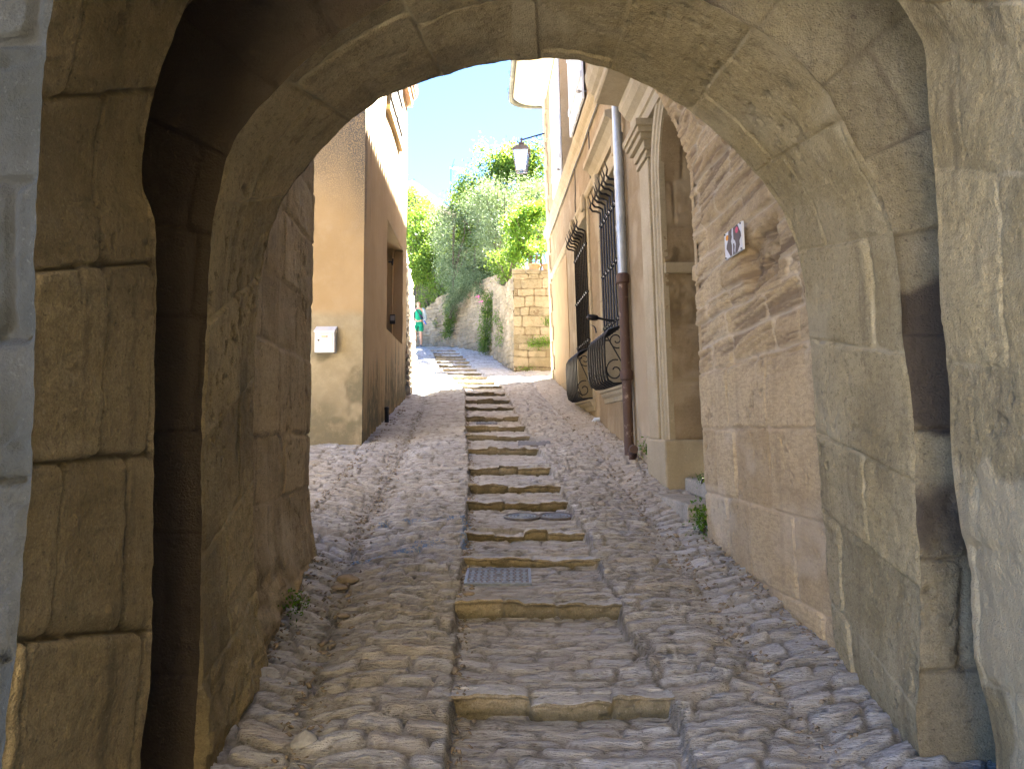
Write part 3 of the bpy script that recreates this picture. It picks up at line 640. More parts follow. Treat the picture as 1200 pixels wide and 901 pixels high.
mb.box(6.2, 6.5, 5.58, YE - .36, -1, 8.1); mb.box(2.3, 6.2, 5.58, 5.9, -1, 8.1)
mb.build('gable_wall', M['ashlar'], rh)
def fhex(mb, y0, y1, z0, z1, o0, o1):
    mb.hexa([F(y0, z0, o0), F(y1, z0, o0), F(y1, z0, o1), F(y0, z0, o1), F(y0, z1, o0), F(y1, z1, o0), F(y1, z1, o1), F(y0, z1, o1)])
def fprof(mb, y0, y1, prof, n=1):
    rings = [[F(y, z, o) for o, z in prof] for y in np.linspace(y0, y1, n + 1)]; mb.loft(rings)
# eave: coved soffit with a rounded corner, roof slab and gutter
def eave_path(o):       # outline offset outwards from the wall by o, around the far corner
    z = 8.1; r = min(o, 0.5) + 0.02; p = []
    x0 = lambda y: float(FX(y, z)) - o
    for y in np.linspace(5.6, YE + o - r, 14): p.append((x0(y), y))
    cx, cy = x0(YE + o - r) + r, YE + o - r
    for a in np.linspace(0.15, math.pi / 2, 9): p.append((cx - r * math.cos(a), cy + r * math.sin(a)))
    p.append((6.6, YE + o)); return p
prof = [(0.0, 7.72), (0.03, 7.80), (0.10, 7.92), (0.22, 8.02), (0.40, 8.09), (0.58, 8.12), (0.70, 8.13), (0.73, 8.17), (0.70, 8.24)]
mb = MB(); rings = [[(x, y, z) for x, y in eave_path(o)] for o, z in prof]
mb.loft(rings, closed=False, caps=False); mb.build('eave_soffit', M['cream'], rh, smooth=True)
mb = MB(); pt = eave_path(0.76)
mb.loft([[(x, y, 8.22) for x, y in pt], [(x, y, 8.30) for x, y in pt], [(3.6, min(y, 15.8), 9.2) for x, y in pt]], closed=False, caps=False)
rf_ = mb.build('roof', M['tile'], rh)
mb = MB(); gp = eave_path(0.80)
gp2 = eave_path(0.68)
n = len(gp); rings = []
for i in range(n):
    a, b = np.array([*gp[i], 0.0]), np.array([*gp2[i], 0.0]); d = (a - b); d /= np.linalg.norm(d) + 1e-9
    rings.append([np.array([*gp[i], 8.17]) + d * 0.075 * math.cos(q) + np.array([0, 0, 0.085 * math.sin(q)]) for q in np.linspace(-math.pi - 0.2, 0.2, 10)] )
mb.loft([list(r) for r in rings], closed=True); mb.build('gutter', M['gutter'], rh, smooth=True)
mb = MB()
for y in np.arange(5.7, YE + .6, 0.21):
    x = float(FX(y, 8.1)) - .80; mb.tube([(x, y, 8.33), (x + 1.2, y, 8.64)], .1, 8)
mb.build('eave_tiles', M['tile'], rf_)
for y in np.arange(12, YE, 0.9):
    mb = MB(); mb.tube([(float(FX(y, 8.1)) - .73, y, 8.3), (float(FX(y, 8.1)) - .885, y, 8.2), (float(FX(y, 8.1)) - .86, y, 8.1), (float(FX(y, 8.1)) - .78, y, 8.075)], 0.008, 5)
    mb.build('gutter_bracket', M['gutter'], rh)
# quoins at the far corner
mb = MB()
for k, z in enumerate(np.arange(zg(YE) - 0.2, 7.7, 0.34)):
    fhex(mb, YE - (0.62 if k % 2 else 0.38), YE + 0.02, z + .006, z + 0.334, -0.05, 0.035)
mb.build('quoins', M['trim'], rh, bevel=0.012)
# string courses and cornices
mb = MB(); m1 = [(0, 4.44), (0.03, 4.44), (0.05, 4.49), (0.05, 4.54), (0.09, 4.58), (0.12, 4.64), (0.12, 4.69), (0, 4.73)]
fprof(mb, 8.9, YE, m1); mb.build('string_course', M['trim'], rh)
mb = MB(); fprof(mb, 10.9, 13.75, [(0, 3.52), (0.03, 3.52), (0.055, 3.56), (0.055, 3.62), (0, 3.65)]); fprof(mb, 13.9, 17.6, [(0, 3.42), (0.03, 3.42), (0.055, 3.46), (0.055, 3.53), (0, 3.56)]); mb.build('lintel_moulding', M['trim'], rh)
mb = MB(); fprof(mb, 8.95, 10.88, [(0, 3.50), (0.04, 3.50), (0.06, 3.58), (0.12, 3.66), (0.18, 3.69), (0.18, 3.76), (0, 3.80)]); mb.build('window_cornice', M['trim'], rh)
mb = MB(); fhex(mb, 14.75, 17.5, zg(16) + 0.12, 3.36, 0.0, 0.012); mb.build('ochre_panel', plain('ochre_render', (0.27, 0.19, 0.097), 0.9, 0, 0.08, 3, 0.2), rh)
# hood over the door
mb = MB(); fprof(mb, 5.62, 8.55, [(0, 3.62), (0.34, 3.66), (0.36, 3.68), (0.36, 3.74), (0.40, 3.77), (0.44, 3.84), (0.46, 3.92), (0.46, 3.98), (0, 4.08)])
fprof(mb, 5.62, 8.5, [(0, 3.5), (0.05, 3.5), (0.10, 3.56), (0.10, 3.62), (0, 3.615)]); mb.build('door_hood', M['trim'], rh)
mb = MB(); fprof(mb, 5.62, 7.95, [(0, 2.96), (0.07, 2.96), (0.07, 3.08), (0.09, 3.09), (0.09, 3.2), (0.15, 3.25), (0.19, 3.32), (0.19, 3.37), (0, 3.42)]); mb.build('entablature', M['trim'], rh)
# pilaster, capital, base block
mb = MB(); fhex(mb, 7.36, 7.76, -0.10, 2.62, -0.05, 0.06); mb.build('pilaster', M['trim'], rh, bevel=0.012)
mb = MB()
for z0, z1, o, e in ((2.62, 2.66, .085, .03), (2.66, 2.70, .07, .01), (2.70, 2.78, .10, .05), (2.78, 2.84, .14, .085), (2.84, 2.89, .17, .12), (2.89, 2.958, .19, .14)):
    fhex(mb, 7.36 - e, 7.76 + e, z0, z1 + 0.001, -0.05, o)
mb.build('capital', M['trim'], rh, bevel=0.008)
mb = MB(); fhex(mb, 7.03, 7.80, -1.0, -0.10, -0.34, 0.085); mb.build('pilaster_base', M['trim'], rh, bevel=0.02)
# moulded door surround
def door_path(r, n=26):
    p = [(DC + r, z) for z in np.linspace(-0.10, DZ, 30)]
    p += [(DC + r * math.cos(a), DZ + r * math.sin(a)) for a in np.linspace(0, math.pi, n)[1:]]
    p += [(DC - r, z) for z in np.linspace(DZ, -0.6, 12)[1:]]; return p
prof = [(0.0, -0.02), (0.0, 0.03), (0.035, 0.035), (0.05, 0.02), (0.065, 0.045), (0.10, 0.05), (0.115, 0.03), (0.13, 0.06), (0.175, 0.066), (0.20, 0.045), (0.235, 0.05), (0.245, -0.02)]
mb = MB(); cols = [[F(y, z, o) for y, z in door_path(DR + dr)] for dr, o in prof]
mb.loft(cols, closed=False, caps=False); mb.build('door_surround', M['trim'], rh, smooth=True)
# reveal: jambs and arch of the doorway
pth = np.array(door_path(DR + 0.002)); pp = resample(np.c_[pth, np.zeros(len(pth))], 330)[:, :2]
dep = np.linspace(0.01, -0.62, 56)
P = np.stack([np.stack([FX(pp[:, 0], pp[:, 1]) - d, pp[:, 0], pp[:, 1]], -1) for d in dep], 1)
def rev_extra(s, t, P, h, a, nz, nf):
    z = P[..., 2]; r = sm(1.75, 1.6, z) * sm(0.9, 1.1, z); h = h + r * 0.09 * fbm(P[..., 0] * 9, P[..., 1] * 9, z * 13, 4, 5) ; a['dirt_tone'] = 0.35 * r; a['pale'] = 0.45 * sm(.0, .2, fbm(P[..., 0] * 3, P[..., 1] * 3, z * 3, 3, 6)); return h, a
sheet('door_reveal', P, block_fn(courses(0, 9, .4, .6, 131), .7, 1.2, 0.01, 132, 0.008, .02, 0.012, .006, extra=rev_extra), M['ashlar'], rh, toward=(1.2, DC, 1))
mb = MB(); fhex(mb, DY1 - 0.05, DY1 - 0.004, 1.42, 1.52, -0.30, 0.02); mb.build('reveal_ledge', M['trim'], rh, bevel=0.01)
mb = MB(); x = 0.40
for k in range(7): fhex(mb, DY0 + k * 0.195 + 0.002, DY0 + k * 0.195 + 0.188, -0.45, 3.05, -x - 0.05, -x)
dl = mb.build('door', M['wood'], rh, bevel=0.006)
mb = MB(); fhex(mb, DY0, DY1 - .06, 1.95, 2.06, -x + 0.002, -x + 0.07); mb.tube([F(6.9, 1.9, -x), F(6.9, 1.9, -x + .1), F(6.85, 1.86, -x + .16), F(6.83, 1.93, -x + 0.19)], 0.012, 6)
mb.build('door_rail', M['wood'], dl)
# steps
gs = lambda y: float(street_z0(np.array(1.3), np.array(y)))
def slab(name, y0, y1, z0, z1, xo, xi, mat, bv=0.02):
    nY, nZ = 60, 14
    mb = MB(); mb.hexa([(xo(y0), y0, z0), (xi, y0, z0), (xi, y1, z0), (xo(y1), y1, z0), (xo(y0), y0, z1), (xi, y0, z1), (xi, y1, z1), (xo(y1), y1, z1)])
    return mb.build(name, mat, rh, bevel=bv)
stepm = stone_mat('door_step_stone', (0.34, 0.31, 0.25), (0.42, 0.38, 0.31), (0.3, 0.26, 0.2), light=(0.5, 0.46, 0.39), stain_amt=0.4, bump=0.5)
slab('step', 5.93, 7.36, -1.0, -0.575, lambda y: 1.335 - 0.08 * (y - 5.93), 2.1, stepm, 0.018)
slab('step', 5.75, 7.028, -0.574, -0.44, lambda y: 1.56, 2.1, stepm, 0.02)
slab('step', 5.75, 7.026, -0.439, -0.30, lambda y: 1.80, 2.1, stepm, 0.012)
# windows: frame, pane, shutters of stone surround, iron grille
def window(y0, y1, z0, z1, depth=0.24, leafs=2, surround=0.15):
    w_ = MB()
    fhex(w_, y0, y0 + .004, z0, z1, -depth - .1, 0.0); fhex(w_, y1 - .004, y1, z0, z1, -depth - .1, 0.0)
    fhex(w_, y0, y1, z0 - 0.004, z0, -depth - .1, 0.0); fhex(w_, y0, y1, z1, z1 + .004, -depth - .1, 0.0)
    wn = w_.build('window', M['trim'], rh)
    f = MB(); q = 0.07
    fhex(f, y0 + .005, y0 + q, z0, z1, -depth - .06, -depth); fhex(f, y1 - q, y1 - .005, z0, z1, -depth - .06, -depth)
    fhex(f, y0 + q, y1 - q, z0, z0 + 0.10, -depth - .06, -depth); fhex(f, y0 + q, y1 - q, z1 - q, z1, -depth - .06, -depth)
    mid = (y0 + y1) / 2; fhex(f, mid - .05, mid + .05, z0 + .1, z1 - q, -depth - .06, -depth + .01)
    for k in (1, 2, 3):
        zz = z0 + (z1 - z0) * k / 4
        for a, b in ((y0 + q, mid - .05), (mid + .05, y1 - q)): fhex(f, a, b, zz - .015, zz + .015, -depth - .05, -depth - .008)
    f.build('frame', M['frame'], wn, bevel=0.005)
    p = MB(); fhex(p, y0 + .02, y1 - .02, z0 + .02, z1 - .02, -depth - .045, -depth - .035); p.build('pane', M['pane'], wn)
    if surround:
        s_ = MB(); o = 0.028
        for a, b in ((y0 - surround, y0 - .001), (y1 + .001, y1 + surround)):
            z = z0
            while z < z1 - 0.05:
                e = min(z1, z + 0.42); fhex(s_, a, b, z + .003, e - .003, -0.1, o); z = e
        for k in range(3):
            a = y0 - surround + (y1 - y0 + 2 * surround) * k / 3; b = y0 - surround + (y1 - y0 + 2 * surround) * (k + 1) / 3
            fhex(s_, a + .003, b - .003, z1 + 0.002, z1 + 0.22, -0.1, o)
        s_.build('surround', M['trim'], wn, bevel=0.008)
    return wn
def grille(wn, y0, y1, zb, zt, ztop, bulge, ny, bud):
    g = MB(); yy = np.linspace(y0, y1, ny); rb = 0.013; o = 0.045
    def Fo(y, z, off): return F(y, z, off)
    for i, y in enumerate(yy):
        e = 0.02 * math.sin(i * 2.1)
        pts = [(o, ztop + .0), (o, zt)]
        # bulging foot of each bar
        pts += [(o + 0.05, zt - 0.01), (o + bulge * .75, zt - 0.05), (o + bulge * .95, zt - 0.12), (o + bulge, zt - 0.22), (o + bulge, (zt + zb) / 2), (o + bulge * .98, zb + 0.16), (o + bulge * .88, zb + 0.06), (o + bulge * .6, zb + 0.02), (o, zb + 0.03), (-0.06, zb + .04)]
        P_ = [Fo(y, z, q) for q, z in pts]
        # flat bar: two thin tubes side by side read as a strap
        for dy in (-0.012, 0.012): g.tube([p + np.array([0, dy, 0]) for p in P_], rb, 6)
        top = [Fo(y, ztop, o), Fo(y, ztop + .05, o), Fo(y + e, ztop + .08, o + .05), Fo(y + e, ztop + .085, o + .10), Fo(y + e, ztop + .13, o + .135), Fo(y + 2 * e, ztop + .20, o + .12), Fo(y + 2 * e, ztop + .30, o + .15)]
        g.tube(top, [.014, .015, .016, .016, .014, .011, .003], 6)
    n_h = 3
    for k in range(n_h):
        z = zt + (ztop - zt) * (0.08 + 0.42 * k)
        g.tube([Fo(y0 - .07, z, o), Fo(y1 + .07, z, o)], 0.012, 6)
        for y in yy: g.tube([Fo(y - .022, z, o), Fo(y + .022, z, o)], 0.027, 7)
    for z, off in ((zt - 0.13, bulge * .97), (zb + 0.13, bulge * .97)): g.tube([Fo(y0, z, o + off - .02), Fo(y1, z, o + off - .02)], 0.010, 6)
    for y in (y0, y1):       # scrolls in the side panels
        cz, co_ = zb + 0.17, o + bulge * .5
        sp = [Fo(y, cz + (0.02 + 0.10 * a / 7) * math.sin(a), co_ + (0.02 + 0.085 * a / 7) * math.cos(a)) for a in np.linspace(0.5, 8.2, 30)]; g.tube(sp, 0.008, 5)
        sp = [Fo(y, zt - 0.17 + (0.015 + 0.07 * a / 7) * math.sin(-a), co_ - .03 + (0.015 + 0.065 * a / 7) * math.cos(a)) for a in np.linspace(0.5, 8.2, 30)]; g.tube(sp, 0.008, 5)
        g.tube([Fo(y, zt - 0.10, o + bulge * .9), Fo(y, zb + 0.12, 0.0)], 0.009, 5)
        g.tube([Fo(y, zt - 0.02, o + bulge * .5), Fo(y, zt - 0.02, -0.02)], 0.012, 5)
    if bud:
        y, z = y0 + .55, zt + 0.13
        g.tube([Fo(y, z, o), Fo(y, z + .02, o + .13), Fo(y, z + .04, o + .22)], 0.014, 6)
        g.tube([Fo(y, z + .035, o + .20), Fo(y, z + .04, o + .22), Fo(y, z + .045, o + .27), Fo(y, z + .05, o + .32), Fo(y, z + .05, o + .345)], [.015, .035, .042, .038, .02], 8)
        g.tube([Fo(y + .15, zt, o + bulge * .9), Fo(y + .15, zt + .06, o + bulge * .95), Fo(y + .18, zt + .09, o + bulge), Fo(y + .2, zt + .11, o + bulge * 1.15)], [.01, .009, .007, .002], 5)
    return g.build('grille', M['iron'], wn, smooth=True)
wn1 = window(*W1); grille(wn1, 9.0, 10.35, 0.50, 1.20, 2.86, 0.235, 8, True)
wn2 = window(*W2); grille(wn2, 11.85, 13.2, 0.43, 1.22, 3.0, 0.21, 8, False)
for w_, wn in ((W1, wn1), (W2, wn2)):
    s_ = MB(); z = w_[2]
    fprof(s_, w_[0] - .12, w_[1] + .1, [(-.2, z - .16), (0.02, z - .16), (0.03, z - .10), (0.06, z - .07), (0.07, z - .03), (0.10, z - .02), (0.10, z + .012), (-.2, z + .02)]); s_.build('sill', M['trim'], wn, bevel=0.004)
    for y in (w_[0] + .05, w_[1] - .12):
        b_ = MB(); fhex(b_, y - 0.09, y + .09, w_[3] + .02, w_[3] + .26, 0.029, 0.10); fhex(b_, y - 0.07, y + .07, w_[3] - .10, w_[3] + .019, 0.029, 0.07)
        b_.build('corbel', M['trim'], wn, bevel=0.02)
wn3 = window(*W3, depth=0.2, surround=0.12)
for y0, y1, zb, lean in ((14.62, 16.25, 4.86, 0.02), (11.45, 13.05, 4.99, 0.05)):
    s_ = MB(); n = 8
    for k in range(n):
        a, b = y0 + (y1 - y0) * k / n, y0 + (y1 - y0) * (k + 1) / n; fhex(s_, a + .003, b - .003, zb, 7.3, 0.04, 0.075 + 0.004 * (k % 2))
    for z in (zb + .35, zb + 1.3): fhex(s_, y0 + .03, y1 - .03, z, z + .1, 0.080, 0.10)
    sh = s_.build('shutter', M['shutter'], wn3, bevel=0.004)
    l_ = MB(); l_.tube([F(y0 + .03, zb + .12, 0.0), F(y0 + .03, zb + .12, .11)], 0.012, 6); l_.lathe([(0, -.03), (.03, -.02), (.035, .0), (.02, .02), (0, .03)], F(y0 + .03, zb + .12, .12), 10); l_.build('shutter_stop', M['grey'], sh)
# rain pipe in two materials, collars, foot
py = 8.72
p_ = MB(); p_.tube([F(py, z, 0.085) for z in (1.72, 2.4, 3.1, 3.66, 4.1)] , 0.052, 16)
dp = p_.build('drainpipe', M['zinc'], rh, smooth=True)
p_ = MB()
for z in (2.28, 2.92):
    p_ = MB(); p_.tube([F(py, z - .03, .085), F(py, z + .03, .085)], 0.057, 16); p_.build('pipe_collar', M['zinc'], dp, smooth=True)
p_ = MB(); gz = zg(py) - 0.03; p_.tube([F(py, z, 0.085) for z in (gz, 0.5, 1.2, 1.74)], 0.055, 16)
for z in (1.70, 0.60): p_.tube([F(py, z - .06, .085), F(py, z - .045, .085), F(py, z + .04, .085), F(py, z + .06, .085)], [.06, .074, .074, .06], 16)
p_.build('iron_pipe', M['castiron'], dp, smooth=True)
p_ = MB(); p_.tube([F(8.47, gz - .02, .1), F(8.44, gz + .06, .1), F(8.36, gz + .10, .11), F(8.27, gz + .10, .12)], [.04, .05, .05, .045], 10); p_.build('pipe_shoe', M['castiron'], dp, smooth=True)
p_ = MB(); p_.tube([F(11.35, .12, 0.0), F(11.35, .12, .06), F(11.35, .07, .10), F(11.35, -.02, .11)], .045, 10); p_.build('waste_pipe', M['zinc'], rh, smooth=True)
# thin cables along the string courses
p_ = MB(); p_.tube([F(11.35, z, .012) for z in (3.66, 4.0, 4.43)], .008, 5); p_.tube([F(13.0, 4.42, .02), F(13.02, 4.0, .02), F(13.1, 3.9, .02), F(13.1, 3.7, .02)], .010, 5); p_.tube([F(y, 4.42 + .01 * math.sin(y * 3), .035) for y in np.arange(9, 18, .5)], .008, 5)
p_.build('cable', M['black'], rh)

# ------------------------------------------------------------------ the ochre house on the left
def GX(y): return -1.82 - 0.0334 * (np.asarray(y, float) - 9.4)
def G(y, z, o=0.0): return np.array([float(GX(y)) + o, y, z])
lh = thing('ochre_house', 'ochre plastered house on the left with a sunlit upper side wall', 'house', (-3, 11, 0))
def plaster_mat():
    n = NT('ochre_plaster'); big = n.noise(1.1, 5, 0.6); mid = n.noise(6, 6, 0.7); fine = n.noise(70, 3, 0.6); str_ = n.noise(5, 5, 0.6, n.pos((1, 1, 0.09)))
    c = n.mix(n.ramp(big, 0.3, 0.7), (0.345, 0.25, 0.135), (0.41, 0.305, 0.175))
    c = n.mix(n.math('MULTIPLY', n.ramp(mid, 0.45, 0.75), 0.4), c, (0.42, 0.33, 0.215))
    c = n.mix(n.attr('pale'), c, n.mix(n.ramp(mid, 0.35, 0.65), (0.30, 0.26, 0.175), (0.37, 0.325, 0.225)))
    c = n.mix(n.math('MULTIPLY', n.attr('dirt_tone'), n.ramp(mid, 0.25, 0.55)), c, (0.12, 0.108, 0.068))
    c = n.mix(n.math('MULTIPLY', n.attr('mort'), n.ramp(fine, 0.3, 0.6)), c, (0.10, 0.095, 0.085))
    c = n.mix(n.math('MULTIPLY', n.ramp(str_, 0.55, 0.75), 0.22), c, (0.25, 0.19, 0.12))
    n.bsdf(c, 0.92, n.bump(n.math('ADD', fine, mid), 0.45, 0.008), spec=0.15); return n.m
M['plaster'] = plaster_mat()
NW = (11.6, 13.8, 1.50, 3.2); UW = (11.5, 13.0, 4.85, 6.0)
ys = grid_lines(9.4, 14.4, 0.022, [NW[0], NW[1], UW[0], UW[1]]); zs = grid_lines(-0.9, 6.35, 0.024, [NW[2], NW[3], UW[2], UW[3]])
Yg, Zg = np.meshgrid(ys, zs, indexing='ij'); cy_, cz_ = (Yg[:-1, :-1] + Yg[1:, 1:]) / 2, (Zg[:-1, :-1] + Zg[1:, 1:]) / 2
keep = np.ones(cy_.shape, bool)
for w_ in (NW, UW): keep &= ~((cy_ > w_[0]) & (cy_ < w_[1]) & (cz_ > w_[2]) & (cz_ < w_[3]))
def pl_fn(front):
    def fn(s, t, P):
        x, y, z = P[..., 0], P[..., 1], P[..., 2]
        k = x if front else y
        nz = fbm(x * 1.5, y * 1.5, z * 1.5, 4, 141); nf = fbm(x * 8, y * 8, z * 8, 4, 142)
        g = z - zg(y)
        st = fbm(k * 5, z * 0.7, 0, 4, 143)
        if front:
            pale = sm(1.50, 1.36, z + 0.18 * fbm(k * 2.5, z * 2, 0, 3, 144))
            blot = sm(0.03, 0.14, fbm(k * 2.6 + 3, z * 2.2, 0.5, 4, 145)) * sm(1.5, 1.1, z)
            blot = np.clip(blot + 0.9 * sm(0.55, 0.0, g + 0.9 * (k + 1.82) * 0.5 + 0.9 * fbm(k * 3, z * 2, 1, 3, 146)), 0, 1)
            top = sm(2.4, 4.0, z + 0.8 * fbm(k * 2.5, z * 1.2, 0, 3, 147) + 0.45 * sm(-2.1, -1.83, k))
            step = sm(0.0, 1, pale) * 0.006
        else:
            pale = np.zeros_like(x); blot = 1.3 * sm(1.1, 0.15, g + 2.2 * st); top = 0.8 * sm(0.0, 0.25, st + 0.35 * sm(10.1, 9.45, y) * sm(1.8, 3.2, z) - 0.1) * sm(1.6, 3, z); step = 0
        h = 0.018 * nz + 0.008 * nf + step
        return h, {'pale': pale * 0.9, 'dirt_tone': blot * 0.75, 'mort': np.clip(top, 0, 1), 'blk': np.zeros_like(x)}
    return fn
sheet('side_wall', np.stack([GX(Yg), Yg, Zg], -1), pl_fn(False), M['plaster'], lh, toward=(5, 12, 2), keep=keep)
xs = np.arange(-4.6, -1.815, 0.024); xs[-1] = -1.82; Xg, Zg = np.meshgrid(xs, np.arange(-0.9, 6.35, 0.024), indexing='ij')
sheet('front_wall', np.stack([Xg, np.full_like(Xg, 9.4), Zg], -1), pl_fn(True), M['plaster'], lh, toward=(-3, 0, 2))
mb = MB(); mb.box(-6.5, -2.0, 14.1, 14.38, -1, 6.3); mb.box(-6.5, -6.2, 9.42, 14.09, -1, 6.3); mb.box(-6.5, -4.58, 9.42, 9.7, -1, 6.3); mb.build('rear_wall', M['plaster'], lh)
mb = MB()
def ghex(mb, y0, y1, z0, z1, o0, o1):
    mb.hexa([G(y0, z0, o0), G(y1, z0, o0), G(y1, z0, o1), G(y0, z0, o1), G(y0, z1, o0), G(y1, z1, o0), G(y1, z1, o1), G(y0, z1, o1)])
mb.hexa([(-6.6, 9.1, 7.4), G(9.1, 6.36, .15), G(14.6, 6.36, .15), (-6.6, 14.6, 7.4), (-6.6, 9.1, 7.48), G(9.1, 6.46, .15), G(14.6, 6.46, .15), (-6.6, 14.6, 7.48)])
rf = mb.build('roof', M['tile'], lh)
mb = MB()
for y in np.arange(9.2, 14.55, 0.19):
    mb.tube([G(y, 6.42, .17), G(y, 6.78, -1.0)], 0.085, 10)
mb.build('roof_tiles', M['tile'], rf, smooth=True)
mb = MB()
ghex(mb, 9.3, 14.45, 6.12, 6.18, -.1, .09); ghex(mb, 9.3, 14.45, 6.18, 6.27, -.1, .10); ghex(mb, 9.3, 14.47, 6.27, 6.355, -.1, .13)
mb.build('eave_course', M['tile'], rf)
def left_window(w_, depth, name):
    y0, y1, z0, z1 = w_; mb = MB()
    for a, b, c, d in ((y0 - .02, y0, z0, z1), (y1, y1 + .02, z0, z1), (y0, y1, z0 - .02, z0), (y0, y1, z1, z1 + .02)): ghex(mb, a, b, c, d, -depth - .15, -0.008)
    ghex(mb, y1 - .14, y1, z0, z1, -depth - .15, -.17)
    wn = raw_obj(name, np.array(mb.v), mb.f, M['plaster'], lh)
    f = MB(); q = .07
    ghex(f, y0, y0 + q, z0, z1, -depth - .06, -depth); ghex(f, y1 - q - .14, y1 - .14, z0, z1, -depth - .06, -depth); ghex(f, y0 + q, y1 - q - .14, z0, z0 + q, -depth - .06, -depth); ghex(f, y0 + q, y1 - q - .14, z1 - q, z1, -depth - .06, -depth)
    m = (y0 + y1) / 2; ghex(f, m - .04, m + .04, z0 + q, z1 - q, -depth - .06, -depth); f.build('frame', M['wood'], wn)
    p = MB(); ghex(p, y0 + .02, y1 - .02, z0 + .02, z1 - .02, -depth - .045, -depth - .035); p.build('pane', M['pane'], wn)
    return wn
lw1 = left_window(NW, 0.34, 'window')
mb = MB(); mb.tube([G(11.75, 2.55, 0), G(11.75, 2.55, .05), G(11.75, 2.50, .06), G(11.75, 2.60, .07)], .014, 6); mb.build('shutter_stop', M['iron'], lw1)
lw2 = left_window(UW, 0.16, 'window')
for a, b in ((11.42, 12.22), (12.26, 13.05)):
    s_ = MB(); n = 6
    for k in range(n):
        p, q = a + (b - a) * k / n, a + (b - a) * (k + 1) / n; ghex(s_, p + .004, q - .004, 4.90, 6.02, 0.012, 0.05)
    for z in (5.0, 5.5, 5.9): ghex(s_, a + .02, b - .02, z, z + .08, .0505, .07)
    s_.build('shutter', M['dark_shutter'], lw2)
s_ = MB(); ghex(s_, 11.35, 13.15, 4.78, 4.85, -.1, .06); s_.build('sill', M['plaster'], lw2)

# ------------------------------------------------------------------ things on the walls
def mailbox():
    c = at(383, 413, 9.4); x0, x1 = at(371.5, 400, 9.4)[0], at(394.5, 400, 9.4)[0]; z0, z1 = at(380, 413, 9.3)[2], at(380, 386, 9.3)[2]; yf, yb = 9.285, 9.395
    t = thing('mailbox', 'white metal mailbox with a sloping lid fixed to the ochre house front', 'mailbox', ((x0 + x1) / 2, 9.39, z0))
    mb = MB(); mb.box(x0, x1, yf, yb, z0, z1 - .03); mb.build('body', M['white'], t, bevel=0.004)
    mb = MB(); mb.hexa([(x0 - .008, yf - .02, z1 - .035), (x1 + .008, yf - .02, z1 - .035), (x1 + .008, yb, z1 - .028), (x0 - .008, yb, z1 - .028), (x0 - .008, yf - .02, z1 - .018), (x1 + .008, yf - .02, z1 - .018), (x1 + .008, yb, z1 + .05), (x0 - .008, yb, z1 + .05)])
    ld = mb.build('lid', M['white'], t, bevel=0.002)
    mb = MB(); n = 7; w_ = (x1 - x0) / n
    for k in range(n):
        cx = x0 + w_ * (k + .5); mb.prism([(cx + w_ * .46 * math.cos(a), yf - .021, z1 - .034 + w_ * .5 * math.sin(a)) for a in np.linspace(math.pi, 2 * math.pi, 8)], (0, .004, 0))
    mb.build('scalloped_edge', M['white'], ld)
    mb = MB(); mb.box(x0 + .022, x1 - .025, yf - .006, yf - .001, z0 + .02, z1 - .06); dr = mb.build('door', M['white'], t, bevel=0.002)
    mb = MB(); mx = (x0 + x1) / 2; mb.box(mx - .036, mx + .036, yf - .012, yf - .0062, z1 - .10, z1 - .075); mb.build('name_slot', M['grey'], dr)
    mb = MB(); mb.box(mx - .028, mx + .028, yf - .0135, yf - .0122, z1 - .096, z1 - .079); mb.build('name_card', M['cream'], dr)
    mb = MB(); mb.tube([(x0 + .048, yf - .018, z0 + .145), (x0 + .048, yf - .0062, z0 + .145)], .011, 12); mb.build('lock', M['black'], dr)
mailbox()
def keybox():
    c = at(460, 374, 13.62); y = 13.655
    t = thing('key_box', 'small dark grey key safe in the window recess of the ochre house', 'key safe', (c[0], y, c[2] - .09))
    mb = MB(); mb.box(c[0] - .05, c[0] + .05, y - .05, y, c[2] - .085, c[2] + .085); mb.build('body', M['black'], t, bevel=0.012)
    mb = MB(); mb.box(c[0] - .038, c[0] + .038, y - .058, y - .0505, c[2] - .03, c[2] + .06); b = mb.build('keypad', M['grey'], t, bevel=0.004)
keybox()
def stub():
    g = G(11.25, zg(11.25) - .02, .06)
    t = thing('pipe_stub', 'short black pipe standing at the foot of the ochre house side wall', 'pipe', g)
    mb = MB(); mb.tube([g, g + np.array([0, 0, .2])], .032, 12); mb.build('tube', M['black'], t, smooth=True)
    mb = MB(); mb.lathe([(0, .2), (.036, .2), (.036, .235), (.02, .245), (0, .245)], g, 12); mb.build('cap', M['black'], t)
stub()
